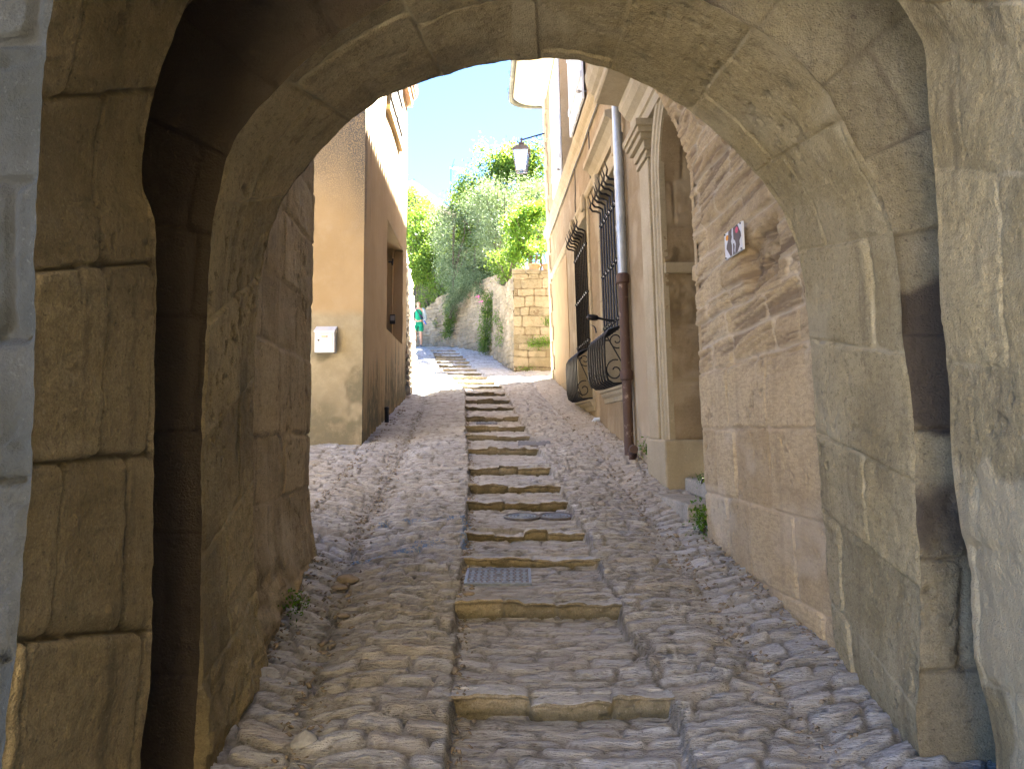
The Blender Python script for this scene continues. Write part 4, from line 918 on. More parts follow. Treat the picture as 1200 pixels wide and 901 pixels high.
def plaque():
    nrm = (1, .06, .04); c = 1.475 + .06 * 3.7 - 0.0
    q = [on_plane(u, v, nrm, c - .03) for u, v in ((851, 275), (871.5, 259), (873, 292), (852.5, 305))]   # TL TR BR BL as seen
    o = np.array([-0.98, -.06, -.04]); o /= np.linalg.norm(o)
    t = thing('plaque', 'white square plaque with dark figures and two coloured dots on the eroded wall', 'sign', (q[2] + q[3]) / 2)
    mb = MB(); mb.prism([q[3], q[2], q[1], q[0]], o * .012); mb.build('panel', M['white'], t)
    def uv(a, b): return (q[0] * (1 - a) + q[1] * a) * (1 - b) + (q[3] * (1 - a) + q[2] * a) * b + o * .0135
    dk = plain('plaque_brown', (0.11, 0.085, 0.085), 0.6)
    for nm, pts, m in (('figure', [(.27, .02), (.46, .0), (.42, .18), (.44, .3), (.38, .45), (.42, .62), (.40, .98), (.33, .98), (.12, .62), (.14, .5), (.22, .36)], dk),
                       ('figure', [(.53, .02), (.78, .0), (.86, .22), (.93, .36), (.94, .5), (.84, .62), (.86, .78), (.72, .98), (.60, 1.0), (.66, .66), (.62, .52), (.54, .44)], dk),
                       ('small_figure', [(.50, .60), (.55, .58), (.575, .72), (.545, .86), (.57, .98), (.48, .99), (.50, .8)], dk),
                       ('dot', [(.18 + .07 * math.cos(a), .22 + .10 * math.sin(a)) for a in np.linspace(0, 6.28, 15)[:-1]], plain('plaque_orange', (0.8, 0.32, 0.02), 0.6)),
                       ('dot', [(.74 + .075 * math.cos(a), .19 + .11 * math.sin(a)) for a in np.linspace(0, 6.28, 15)[:-1]], plain('plaque_pink', (0.72, 0.08, 0.17), 0.6))):
        mb = MB(); mb.prism([uv(*p) for p in pts], o * (.003 if nm == 'dot' else .0015)); mb.build(nm, m, t)
    for a, b in ((.06, .05), (.94, .05), (.94, .95), (.06, .95)):
        mb = MB(); mb.tube([uv(a, b), uv(a, b) + o * .004], .006, 8); mb.build('screw', M['black'], t)
plaque()
def lamp():
    d = 18.1; u0 = 611
    top = at(u0, 165, d); cx, cz = top[0], top[2]; s = 0.76 / 0.76
    wallp = F(d, cz + .20, 0.0)
    t = thing('street_lamp', 'four sided lantern on a scrolled iron bracket at the corner of the stone house', 'street lamp', (wallp[0], d, cz + .2))
    hub = np.array([cx, d, cz])
    mb = MB(); mb.tube([wallp + np.array([.05, 0, 0]), hub + np.array([0, 0, 0.015])], .020, 8)
    mb.tube([wallp + np.array([0, 0, .06]), wallp + np.array([-.01, 0, -.45])], .018, 6)
    mb.tube([wallp + np.array([-.02, 0, -.42]), wallp + np.array([-.08, 0, -.33]), wallp + np.array([-.2, 0, -.27]), hub + np.array([.22, 0, -.02])], .009, 5)
    for p, sg in ((wallp + np.array([-.16, 0, -.10]), 1), (hub + np.array([.10, 0, -.06]), 1)):
        mb.tube([p + np.array([math.cos(a) * (.02 + .012 * a), 0, math.sin(a) * (.02 + .012 * a)]) for a in np.linspace(0, 5.6, 22)], .009, 5)
    mb.build('bracket', M['iron_blue'], t, smooth=True)
    zt = cz - .14; H = .50; wt, wb = .265, .165      # glass body
    rot = R(38)
    def sq(w_, z): return [np.array([cx + w_ * math.cos(rot + k * math.pi / 2), d + w_ * math.sin(rot + k * math.pi / 2), z]) for k in range(4)]
    z1 = zt - .12; z0 = z1 - H
    mb = MB(); mb.loft([sq(.04, cz + .03), sq(.03, cz - .03), sq(.10, cz - .06), sq(.10, cz - .085), sq(.06, cz - .11), sq(.17, zt), sq(.30, z1), sq(.30, z1 - .02), sq(.26, z1 - .02)]); cap = mb.build('cap', M['cover_dark'], t, bevel=0.004)
    mb = MB(); mb.lathe([(0, -.03), (.03, -.02), (.035, .01), (.012, .04), (0, .05)], (cx, d, cz + .03), 10); mb.build('finial', M['iron_blue'], cap)
    fr = MB(); a, b = sq(wt, z1), sq(wb, z0)
    for k in range(4):
        fr.tube([a[k], b[k]], .013, 6); fr.tube([b[k], b[(k + 1) % 4]], .013, 6); fr.tube([a[k], a[(k + 1) % 4]], .013, 6)
    for k in range(4): fr.tube([b[k], np.array([cx, d, z0 - .06])], .009, 5)
    fr.build('frame', M['cover_dark'], t)
    for k in range(4):
        g = MB(); j = (k + 1) % 4; c_ = np.array([cx, d, 0]); ins = lambda p: p + (np.array([cx, d, p[2]]) - p) * .04
        n_ = np.cross(a[j] - a[k], b[k] - a[k]); n_ /= np.linalg.norm(n_)
        g.prism([ins(a[k]), ins(a[j]), ins(b[j]), ins(b[k])], n_ * .004); g.build('pane', M['lampglass'], t)
    g = MB(); g.lathe([(0, .14), (.10, .14), (.09, .1), (.03, .08), (.035, -.02), (0, -.03)], (cx, d, z1 - .16), 14); g.build('bulb_holder', M['white'], t, smooth=True)
lamp()

# ------------------------------------------------------------------ covers, stones
def slope_frame(p):
    e = .1; sx = np.array([1, 0, ground(p[0] + e / 4, p[1]) - ground(p[0] - e / 4, p[1])]); sx[2] /= e / 2
    y = np.array([0, 1, (ground(p[0], p[1] + e) - ground(p[0], p[1] - e)) / (2 * e)])
    x = np.array([1.0, 0, 0]); y /= np.linalg.norm(y); return x, y, np.cross(x, y)
def covers():
    # square pale cover, patterned with raised bars
    p = gp_(584, 676); x, y, n = slope_frame(p); p = p + n * .006
    def Q(a, b, h): return p + x * a + y * b + n * h
    t = thing('manhole_cover', 'square blue grey inspection cover with raised pattern on a step tread', 'manhole cover', p - n * .04)
    W_, D_ = .19, .17
    mb = MB(); mb.hexa([Q(-W_, -D_, -.05), Q(W_, -D_, -.05), Q(W_, D_, -.05), Q(-W_, D_, -.05), Q(-W_, -D_, 0), Q(W_, -D_, 0), Q(W_, D_, 0), Q(-W_, D_, 0)]); mb.build('plate', M['cover_dark'], t)
    mb = MB()
    for a0, a1, b0, b1 in ((-W_ - .012, -W_ + .004, -D_ - .012, D_ + .012), (W_ - .004, W_ + .012, -D_ - .012, D_ + .012), (-W_, W_, -D_ - .012, -D_ + .004), (-W_, W_, D_ - .004, D_ + .012)):
        mb.hexa([Q(a0, b0, -.04), Q(a1, b0, -.04), Q(a1, b1, -.04), Q(a0, b1, -.04), Q(a0, b0, .007), Q(a1, b0, .007), Q(a1, b1, .007), Q(a0, b1, .007)])
    mb.build('rim', M['cover'], t)
    mb = MB()
    for i in range(9):
        for j in range(8):
            a, b = -.16 + .04 * i, -.14 + .04 * j; w_, h_ = (.017, .008) if (i + j) % 2 else (.008, .017)
            if i == 4 and j in (3, 4): continue
            mb.hexa([Q(a - w_, b - h_, 0.0005), Q(a + w_, b - h_, 0.0005), Q(a + w_, b + h_, 0.0005), Q(a - w_, b + h_, 0.0005), Q(a - w_, b - h_, .007), Q(a + w_, b - h_, .007), Q(a + w_, b + h_, .007), Q(a - w_, b + h_, .007)])
    mb.build('raised_pattern', M['cover'], t)
    # twin round covers
    for u, v, lab in ((612, 606, 'left round cast iron cover with concentric rings between two steps'), (652, 605.5, 'right round cast iron cover with concentric rings between two steps')):
        p = gp_(u, v); x, y, n = slope_frame(p); p = p + n * .006; r = .135
        t = thing('round_cover', lab, 'manhole cover', p - n * .03)
        def ring(r0, r1, h0, h1, k=28):
            mb = MB(); pr = [(r0, h0), (r1, h0), (r1, h1), (r0, h1)]
            rings = [[p + (x * math.cos(q) + y * math.sin(q)) * rr + n * hh for rr, hh in pr] for q in np.linspace(0, 2 * math.pi, k + 1)]; mb.loft(rings, caps=False); return mb
        mb = MB(); c0 = [p + (x * math.cos(q) + y * math.sin(q)) * r - n * .03 for q in np.linspace(0, 2 * math.pi, 29)[:-1]]; mb.prism(c0, n * .03); mb.build('plate', M['cover_dark'], t)
        mb = MB()
        for r0, r1 in ((.10, .112), (.072, .085), (.045, .058), (.012, .03)): q_ = ring(r0, r1, .0005, .006); mb.add(q_.v, q_.f)
        mb.build('rings', M['cover'], t)
        q_ = ring(r - .004, r + .014, -.03, .007); q_.build('rim', M['cover_dark'], t)
    for u0, u1, v0, v1, nm, lab in ((607, 645, 517.5, 522.5, 'drain_cover', 'dark rectangular drain cover beside the steps in mid street'), (558, 583, 495.2, 497.6, 'drain_cover', 'narrow dark drain plate on a tread high up the steps')):
        a, b, c, d = gp_(u0, v1), gp_(u1, v1), gp_(u1, v0), gp_(u0, v0); up = np.array([0, 0, .009])
        t = thing(nm, lab, 'drain cover', (a + c) / 2)
        mb = MB(); mb.hexa([a - up, b - up, c - up, d - up, a + up, b + up, c + up, d + up]); mb.build('plate', M['cover_dark'], t, bevel=0.005)
        mb = MB()
        for k in range(8):
            f0, f1 = (k + .2) / 8, (k + .7) / 8; A, B, C_, D = a + (b - a) * f0, a + (b - a) * f1, d + (c - d) * f1, d + (c - d) * f0; u2 = np.array([0, 0, .013])
            mb.hexa([A + up * 1.02, B + up * 1.02, C_ + up * 1.02, D + up * 1.02, A + u2, B + u2, C_ + u2, D + u2])
        mb.build('bars', M['cover_dark'], t)
covers()
def rock(name, lab, u, v, r, sq=(1, .8, .6), mat='stone_loose', seed=0):
    p = gp_(u, v); a = np.linspace(0, 2 * math.pi, 25); b = np.linspace(0, math.pi, 14); A, B = np.meshgrid(a, b, indexing='ij')
    D = np.stack([np.cos(A) * np.sin(B), np.sin(A) * np.sin(B), np.cos(B)], -1)
    k = 1 + 0.7 * fbm(D[..., 0] * 1.4 + seed, D[..., 1] * 1.4, D[..., 2] * 1.4, 3, 5 + seed)
    k[-1] = k[0]
    V = p + np.array([0, 0, r * sq[2] * .55]) + D * k[..., None] * np.array(sq) * r
    o = raw_obj(name, V.reshape(-1, 3), grid_faces(*A.shape), M[mat], None, p, False); tag(o, lab, 'stone'); return o
rock('loose_stone', 'larger brown loose stone in the left gutter beside a smaller one', 406, 682, .055, (1.3, .8, .55), seed=1)
rock('loose_stone', 'smaller brown loose stone in the left gutter just below the larger one', 397, 690, .035, (1.4, .9, .45), seed=2)
rock('loose_stone', 'rounded grey boulder stone at the foot of the left arch pier', 357, 874, .045, (1.1, .9, .75), 'stone_grey', seed=3)
rock('loose_stone', 'small flat brown stone on the tread by the square cover', 549, 697, .03, (1.2, .8, .45), seed=4)
rock('loose_stone', 'dark small stone in the left gutter nearest the arch', 403, 723, .028, (1.2, .8, .5), seed=5)
# ------------------------------------------------------------------ rubble walls beyond the houses
def rubble_extra(s, t, P, h, a, nz, nf):
    x, y, z = P[..., 0], P[..., 1], P[..., 2]
    a['dirt_tone'] = 0.4 * sm(0.0, 0.25, fbm(s * 1.5, t * 1.5, 0, 4, 151)); a['pale'] = 0.35 * sm(0.05, .25, fbm(s * 2, t * 2, 3, 3, 152)); return h, a
def wall_grid(base, topz, n_s, n_t, below=0.5):
    """vertical grid over a plan polyline; topz interpolated at the plan points"""
    b = np.array(base, float); d = np.concatenate([[0], np.cumsum(np.linalg.norm(np.diff(b, axis=0), axis=-1))]); q = np.linspace(0, d[-1], n_s)
    X, Y, T = np.interp(q, d, b[:, 0]), np.interp(q, d, b[:, 1]), np.interp(q, d, topz)
    Zb = np.array([float(zg(y)) for y in Y]) - below; f = np.linspace(0, 1, n_t)
    return np.stack([np.repeat(X[:, None], n_t, 1), np.repeat(Y[:, None], n_t, 1), Zb[:, None] + (T - Zb)[:, None] * f], -1), q
ST = lambda P, q: np.meshgrid(q, np.zeros(P.shape[1]), indexing='ij')[0]
def st_of(P, q): return (ST(P, q), P[..., 2] + 0)
# terrace corner of squared stones, facing the street
P_fr = at(602, 437, 20.4); xf0 = P_fr[0]; zf1 = at(602, 320, 20.4)[2]
tw = thing('terrace_wall', 'dry stone terrace wall of large squared blocks facing the street under the terracotta pots', 'wall', (1.4, 20.4, 1.2))
P, q = wall_grid([(xf0, 20.4), (3.4, 20.4)], [zf1, zf1 + .05], 230, 230)
sheet('front_face', P, block_fn(courses(-2, 8, .10, .30, 161), .18, .66, 0.09, 162, 0.035, .016, 0.035, .05, 0.008, extra=rubble_extra, swap=True), M['rubble'], tw, toward=(1, 0, 3), st=st_of(P, q))
rx, ry = at(577, 418, 24.2)[0], 24.2
P, q = wall_grid([(xf0, 20.4), (xf0 - .3, 22.3), (rx, ry)], [zf1, zf1 + .0, at(577, 331, ry)[2]], 200, 200)
sheet('side_face', P, block_fn(courses(-2, 8, .08, .2, 163), .12, .42, 0.16, 164, 0.035, .02, 0.05, .05, 0.010, extra=rubble_extra, swap=True), M['rubble'], tw, toward=(-8, 18, 3), st=st_of(P, q))
mb = MB(); mb.prism([(xf0 + .03, 20.43, .5), (3.4, 20.43, .5), (3.4, 24.3, .5), (rx + .05, 24.3, .5), (xf0 - .26, 22.3, .5)], (0, 0, zf1 - .55)); mb.build('core', M['soil'], tw)
# capping stones
mb = MB(); r_ = np.random.default_rng(5)
for k in range(9):
    x0 = xf0 - .05 + k * .38; mb.box(x0, x0 + .37, 20.33, 20.75, zf1 - .02, zf1 + .05 + r_.uniform(0, .05))
mb.build('coping', M['rubble'], tw, bevel=0.02)
# long rubble wall curving left up the street
bw = thing('rubble_wall', 'long rough rubble retaining wall curving left up the street below the trees', 'wall', (-2, 27, 2.6))
pl = [(rx + .25, ry - .1), (at(562, 410, 25.9)[0], 25.9), (at(541, 407, 27.4)[0], 27.4), (at(515, 404, 28.9)[0], 28.9), (at(488, 402, 30.3)[0], 30.3), (-7.0, 32.5)]
tz = [at(580, 322, ry)[2], at(562, 328, 25.9)[2], at(540, 336, 27.4)[2], at(515, 347, 28.9)[2], at(488, 372, 30.3)[2], 4.1]
P, q = wall_grid(pl, tz, 420, 180, 0.6)
sheet('wall_face', P, block_fn(courses(-2, 9, .06, .2, 171), .10, .40, 0.22, 172, 0.04, .02, 0.06, .07, 0.010, extra=rubble_extra, swap=True), M['rubble'], bw, toward=(-8, 15, 3), st=st_of(P, q))
mb = MB(); n = len(pl); back = [(x + 1.2, y + 1.3) for x, y in pl]
for k in range(n - 1):
    a, b, c, d = pl[k], pl[k + 1], back[k + 1], back[k]; z0, z1 = tz[k] - .03, tz[k + 1] - .03
    o_ = lambda p: (p[0] + .05, p[1] + .05)
    mb.hexa([(*o_(a), 1), (*o_(b), 1), (*c, 1), (*d, 1), (*o_(a), z0), (*o_(b), z1), (*c, z1), (*d, z0)])
mb.build('core', M['soil'], bw)
# garden behind the walls
X, Y = np.meshgrid(np.linspace(-8, 12, 60), np.linspace(20.7, 60, 60), indexing='ij')
bx = np.interp(Y, [20.6, 22.3, 24.2, 25.9, 27.4, 28.9, 30.3, 32.5, 60], [xf0 + .1, xf0, rx + .3, pl[1][0] + .3, pl[2][0] + .3, pl[3][0] + .3, pl[4][0] + .3, -6.5, -8])
X = np.maximum(X, bx); Z = 4.0 + 0.07 * (Y - 21) + 0.15 * fbm(X, Y, 0, 3, 5) - 0.35 * sm(0.6, 0, X - bx)
tag(raw_obj('garden_ground', np.stack([X, Y, Z], -1).reshape(-1, 3), grid_faces(*X.shape), M['soil'], None, (0, 0, 0), True), 'earth of the raised garden behind the walls', None, None, 'structure')
# sunlit pale wall past the ochre house
sw = thing('pale_rubble_wall', 'pale rubble wall in full sun just past the ochre house on the left', 'wall', (-2.2, 16, 0.6))
a0, a1 = at(477.5, 300, 14.45), at(485.5, 420, 17.6)
q = np.linspace(0, 1, 170); f = np.linspace(0, 1, 170); Q_, F_ = np.meshgrid(q, f, indexing='ij')
yy = 14.45 + 3.6 * Q_; zb = zg(yy) - .4; zt = np.interp(Q_, [0, .5, 1], [3.7, 3.75, 3.4]); zz = zb + (zt - zb) * F_
P = np.stack([-1.98 - 0.085 * (yy - 14.45) * 1.0 + 0.10 - 0.06 * (zz - zb), yy, zz], -1)
endP = np.stack([P[0] + (np.array([-2.6, 14.42, 0]) - P[0] * np.array([1, 1, 0])) * np.array([1, 1, 0]) * k for k in (1, .5, .08)]); P = np.concatenate([endP, P]); yy = np.concatenate([np.stack([yy[0] - k for k in (.6, .3, .05)]), yy]); zz = P[..., 2]
sheet('wall_face', P, block_fn(courses(-2, 8, .10, .2, 181), .16, .42, 0.08, 182, 0.05, .04, 0.035, .05, 0.02, extra=rubble_extra, swap=True), M['rubble_pale'], sw, toward=(5, 16, 3), st=(yy, zz))
mb = MB(); mb.prism([(-2.15, 14.45, 0), (-2.5, 18.0, 0), (-4.5, 18.0, 0), (-4.5, 14.45, 0)], (0, 0, 3.35)); mb.build('core', M['rubble_pale'], sw)

# ------------------------------------------------------------------ planting
def leaves(name, clumps, per, size, mat, parent, seed, asp=0.42, droop=0.3, shell=0.35):
    """clumps: (centre, radii); a cloud of small folded leaves, thicker towards the outside of each clump"""
    per = per * 2.0; r = np.random.default_rng(seed); CC = []; KK = []
    for c, rad in clumps:
        n = max(8, int(per * np.mean(rad) ** 2 * 4))
        # twiglets first, then leaves around them
        d = r.normal(size=(n // 7 + 1, 3)); d /= np.linalg.norm(d, axis=-1, keepdims=True)
        tw_ = np.array(c) + d * (r.uniform(0, 1, (len(d), 1)) ** shell) * np.array(rad) * (1 + 0.35 * (r.uniform(size=(len(d), 1)) - .5))
        k = r.uniform(0, 1, len(d)) * .5 + .25
        i = r.integers(0, len(d), n); CC.append(tw_[i] + r.normal(size=(n, 3)) * size * 1.3); KK.append(np.clip(k[i] + r.normal(0, .16, n), 0, 1))
    Cn = np.concatenate(CC); K = np.concatenate(KK); n = len(Cn)
    ax = r.normal(size=(n, 3)); ax[:, 2] -= droop; ax /= np.linalg.norm(ax, axis=-1, keepdims=True)
    sd_ = np.cross(ax, r.normal(size=(n, 3))); sd_ /= np.linalg.norm(sd_, axis=-1, keepdims=True) + 1e-9
    nn = np.cross(ax, sd_); L = size * r.uniform(.65, 1.35, (n, 1)); W_ = L * asp
    V = np.stack([Cn - ax * L * .5, Cn + sd_ * W_ * .5 + nn * W_ * .18, Cn + ax * L * .5, Cn - sd_ * W_ * .5 + nn * W_ * .18], 1).reshape(-1, 3)
    Fc = np.arange(4 * n).reshape(n, 4)
    return raw_obj(name, V, Fc, mat, parent, None, False, {'blk': np.repeat(K, 4)})
def clumps_in(c, rad, k, cr, seed, flat=0.0):
    r = np.random.default_rng(seed); out = []
    for _ in range(k):
        d = r.normal(size=3); d /= np.linalg.norm(d); p = np.array(c) + d * np.array(rad) * r.uniform(.25, 1.0) ** .5
        s_ = cr * r.uniform(.6, 1.3); out.append((p, (s_, s_, s_ * r.uniform(.7, 1.1))))
    return out
def tree(name, label, cat, u, v0, v1, d, halfw, mat, seed, k=26, cr=0.42, per=330, size=0.085, asp=0.42, droop=0.3, trunk_h=None, group=None, depthw=None, extra=()):
    """crown between pixel rows v0 (top) and v1 (bottom) at distance d"""
    top, bot = at(u, v0, d), at(u, v1, d); c = (top + bot) / 2; H = (top[2] - bot[2]) / 2
    gz = bot[2] - (trunk_h if trunk_h is not None else 0.8)
    t = thing(name, label, cat, (c[0], d, gz), group)
    mb = MB(); r = np.random.default_rng(seed + 1)
    bx_ = np.array([c[0], d, gz]); mid = np.array([c[0] + .1, d, bot[2] + H * .35])
    mb.tube([bx_, (bx_ + mid) / 2 + np.array([.06, .02, 0]), mid], [.06, .045, .03], 8)
    for q in range(7):
        e = c + np.array([halfw * r.uniform(-.75, .75), r.uniform(-.6, .6), H * r.uniform(-.2, .8)]); m_ = (mid + e) / 2 + r.normal(size=3) * .08
        mb.tube([mid - np.array([0, 0, r.uniform(0, .4)]), m_, e], [.035, .02, .006], 6)
    mb.build('trunk', M['bark'], t, smooth=True)
    cl = clumps_in(c, (halfw * .85, (depthw or halfw) * .8, H * .88), k, cr, seed)
    for uu, vv, rr in extra: cl.append((at(uu, vv, d), (rr, rr, rr)))
    leaves('crown', cl, per, size, mat, t, seed + 2, asp, droop)
    return t
# back to front
tree('broadleaf_tree', 'tall sparse green tree rising behind the lantern against the sky', 'tree', 603, 170, 300, 28.5, 1.35, M['green'], 300, 46, .42, 330, .11, .55, .1, 3.0, extra=[(590, 200, .5), (615, 195, .5), (575, 212, .45), (625, 178, .35), (565, 172, .22), (572, 185, .3), (600, 176, .25), (590, 190, .35), (630, 185, .4), (640, 200, .5), (584, 205, .4), (560, 195, .2)])
tree('broadleaf_tree', 'dark dense tree filling the gap behind the olives', 'tree', 560, 222, 352, 31.0, 2.5, M['dark_leaf'], 310, 70, .55, 300, .11, .5, .2, .8)
tree('broadleaf_tree', 'bright yellow green tree at the left end of the garden', 'tree', 486, 205, 345, 31.0, .95, M['lemon'], 320, 34, .36, 260, .10, .5, .3, 1.2)
tree('broadleaf_tree', 'deep green bushy tree overhanging the wall above the walker', 'tree', 510, 275, 352, 29.6, 1.0, M['green'], 330, 30, .36, 300, .09, .5, .4, .3)
tree('broadleaf_tree', 'mid green leafy tree between the aerial and the tall sparse tree', 'tree', 553, 196, 300, 27.9, .75, M['green'], 335, 26, .36, 300, .09, .5, .2, 1.0)
tree('olive_tree', 'silvery olive tree on the left with its top against the sky', 'olive tree', 528, 226, 335, 27.6, .9, M['olive'], 340, 30, .33, 420, .085, .24, .2, 1.2)
tree('olive_tree', 'tall silvery olive tree in the middle of the garden', 'olive tree', 577, 205, 330, 25.8, 1.05, M['olive'], 350, 40, .36, 420, .085, .24, .2, 1.0, extra=[(560, 335, .35), (545, 328, .35), (575, 342, .3), (535, 318, .35), (552, 228, .3), (545, 240, .25), (606, 215, .35), (560, 300, .4), (575, 325, .35)])
tree('olive_tree', 'grey green olive tree at the right behind the citrus', 'olive tree', 630, 206, 290, 25.0, .75, M['grey_leaf'], 360, 26, .33, 400, .085, .26, .2, 1.6)
tree('citrus_tree', 'bright glossy citrus tree on the terrace behind the terracotta pots', 'citrus tree', 618, 236, 312, 22.4, .72, M['lemon'], 370, 30, .26, 480, .085, .5, .5, .35, extra=[(600, 268, .25), (603, 300, .2), (645, 250, .3), (648, 280, .3), (640, 240, .2)])
tree('shrub', 'loose green shrub leaning over the wall left of the citrus', 'shrub', 592, 285, 335, 22.9, .5, M['green'], 380, 20, .2, 420, .07, .45, .5, .1)
tree('shrub', 'low yellow green shrub just above the wall beside the walker', 'shrub', 501, 340, 366, 30.2, .38, M['lemon'], 390, 12, .17, 420, .07, .5, .3, .1)
def plant(name, label, cat, blobs, mat, seed, per=700, size=.05, asp=.3, droop=.6, base=None, stem=True, group=None):
    """blobs: (u, v, distance, radius or radii)"""
    cl = [(at(u, v, d), r if hasattr(r, '__len__') else (r, r, r)) for u, v, d, r in blobs]
    b = np.array(base) if base is not None else cl[-1][0] - np.array([0, 0, cl[-1][1][2]])
    t = thing(name, label, cat, b, group)
    leaves('foliage', cl, per, size, mat, t, seed, asp, droop)
    mb = MB()
    for k, (c, r) in enumerate(cl[:6]): mb.tube([b, (b + c) / 2 + np.array([.01, 0, .02]), c], [.008, .006, .003], 5)
    mb.build('stems', M['bark'], t); return t
plant('hanging_shrub', 'dark grey green rosemary cushion hanging over the top of the rubble wall', 'shrub', [(538, 342, 26.7, (.38, .3, .3)), (530, 350, 26.9, (.3, .3, .28)), (547, 335, 26.7, (.34, .3, .24)), (527, 362, 27.1, (.18, .12, .22))], M['grey_leaf'], 400, 2200, .065, .25)
plant('trailing_plant', 'green trailing plant hanging down the rubble wall below the rosemary', 'trailing plant', [(529, 362, 27.6, (.22, .12, .3)), (527, 375, 27.7, (.16, .1, .3)), (525, 386, 27.7, (.11, .1, .25)), (521, 392, 27.9, (.07, .06, .12))], M['green'], 410, 3200, .055, .4, 1.2)
plant('trailing_plant', 'green bushy strip of creeper covering the joint of the two walls', 'trailing plant', [(573, 352, 24.6, (.2, .12, .25)), (571, 368, 24.7, (.19, .12, .3)), (569, 384, 24.8, (.2, .12, .3)), (568, 398, 24.8, (.19, .12, .28)), (567, 408, 24.9, (.15, .12, .2))], M['green'], 420, 2600, .055, .4, 1.0)
plant('valerian', 'grey leaved plant with pink flowers spilling over the rubble wall top', 'plant', [(556, 328, 25.9, (.3, .25, .3)), (550, 318, 26.2, (.35, .3, .3)), (563, 342, 25.4, (.16, .12, .2))], M['grey_leaf'], 430, 1800, .06, .35)
def flowers(pts, seed, par):
    for u, v, d in pts:
        c = at(u, v, d); mb = MB(); r = np.random.default_rng(seed)
        for _ in range(14):
            p = c + r.normal(size=3) * .03; n_ = r.normal(size=(2, 3)) * .022; mb.add([p, p + n_[0], p + n_[0] + n_[1], p + n_[1]], [(0, 1, 2, 3)])
        mb.build('flower', M['pink'], par)
vp = [o for o in bpy.data.objects if o.name == 'valerian'][0]
flowers([(560, 348, 25.2), (564, 354, 25.1), (486.5, 300, 30.0)][:2], 3, vp)
plant('wall_fern', 'largest green tuft growing from the face of the terrace wall', 'plant', [(631, 401, 20.25, (.2, .12, .11)), (622, 403, 20.25, (.12, .08, .07)), (641, 400, 20.25, (.13, .1, .09))], M['lemon'], 440, 2600, .05, .3, .2)
plant('wall_fern', 'small green tuft high on the terrace wall next to the stone house', 'plant', [(641, 376, 20.25, (.12, .1, .07)), (646, 378, 20.25, (.1, .08, .06))], M['lemon'], 445, 2600, .045, .3, .2)
plant('trailing_plant', 'thin green strand growing on the side face of the terrace wall', 'trailing plant', [(587, 385, 22.3, (.06, .1, .2)), (586, 398, 22.3, (.08, .1, .2)), (581, 372, 23, (.1, .1, .2))], M['green'], 450, 1600, .05, .35, 1.0)
plant('weed', 'small green tuft on the rubble wall face nearest the walker', 'weed', [(511, 379, 28.9, (.08, .06, .13))], M['green'], 455, 2600, .05, .35, .8)
plant('weed', 'green weed at the foot of the pale sunlit wall', 'weed', [(485.5, 440, 16.6, (.08, .1, .13))], M['lemon'], 460, 2600, .04, .3, -.5)
plant('weed', 'leafy weed growing beside the near end of the doorstep', 'weed', [(824, 606, 5.62, (.03, .04, .07)), (821, 600, 5.68, (.02, .03, .04)), (825, 618, 5.6, (.03, .04, .04))], M['lemon'], 465, 9000, .032, .4, -.3)
plant('weed', 'tiny green weed between the drainpipe and the door pilaster', 'weed', [(757, 523, 8.1, (.03, .04, .08))], M['lemon'], 470, 7000, .03, .35, -.5)
plant('weed', 'tiny weed sprouting at the foot of the left passage wall', 'weed', [(346, 704, 4.12, (.022, .03, .045)), (350, 710, 4.08, (.03, .03, .02))], M['lemon'], 475, 9000, .022, .5, -.4)
plant('weed', 'tiny weed at the inner corner of the door steps', 'weed', [(822, 561, 6.3, (.02, .03, .04))], M['lemon'], 480, 9000, .022, .4, -.4)
plant('weed', 'low weed patch at the foot of the terrace wall', 'weed', [(616, 433, 20.2, (.2, .08, .06))], M['green'], 485, 1800, .045, .3, -.3)
# terracotta pots on the terrace
for u, lab in ((626, 'left terracotta pot on top of the terrace wall'), (642.5, 'right terracotta pot on the terrace wall, next to the stone house')):
    p = at(u, 319, 20.75); p[2] = zf1 + .04
    t = thing('terracotta_pot', lab, 'flower pot', p, 'terracotta pots on the terrace wall')
    mb = MB(); mb.lathe([(0, .0), (.105, 0), (.125, .04), (.155, .17), (.15, .215), (.172, .22), (.175, .265), (.15, .268), (.14, .23), (0, .23)], p, 24); mb.build('pot', M['terracotta'], t, smooth=True)
    mb = MB()
    r_ = np.random.default_rng(int(u))
    for k in range(5):
        a = r_.uniform(0, 6.28); mb.tube([p + np.array([.04 * math.cos(a), .04 * math.sin(a), .22]), p + np.array([.1 * math.cos(a), .1 * math.sin(a), .45]), p + np.array([.18 * math.cos(a), .15 * math.sin(a), .7])], [.012, .009, .005], 5)
    mb.build('stems', M['bark'], t)
    leaves('foliage', [(p + np.array([0, 0, .75]), (.22, .2, .16))], 500, .08, M['lemon'], t, int(u) + 3, .5, .4)
# antenna beyond the trees
p0 = at(528.5, 240, 36); p1 = at(528.5, 195, 36)
t = thing('tv_antenna', 'thin grey television aerial standing above the trees on the left', 'antenna', p0 - np.array([0, 0, 3]))
mb = MB(); mb.tube([p0 - np.array([0, 0, 3]), p1], .022, 6); mb.build('mast', M['iron_blue'], t)
mb = MB(); e = at(546, 199.5, 36.3); s_ = at(526, 196.5, 36); mb.tube([s_, e], .007, 5)
for k in range(9):
    c = s_ + (e - s_) * (k + .6) / 9.5; L = .10; mb.tube([c - np.array([.03, .1, L]), c + np.array([.03, .1, L])], .007, 4)
for a in (-.5, -.2, .2, .5): mb.tube([s_ + np.array([.14, 0, 0]), s_ + np.array([.26, .05, a * .85])], .009, 4)
mb.build('aerial', M['iron_blue'], t)

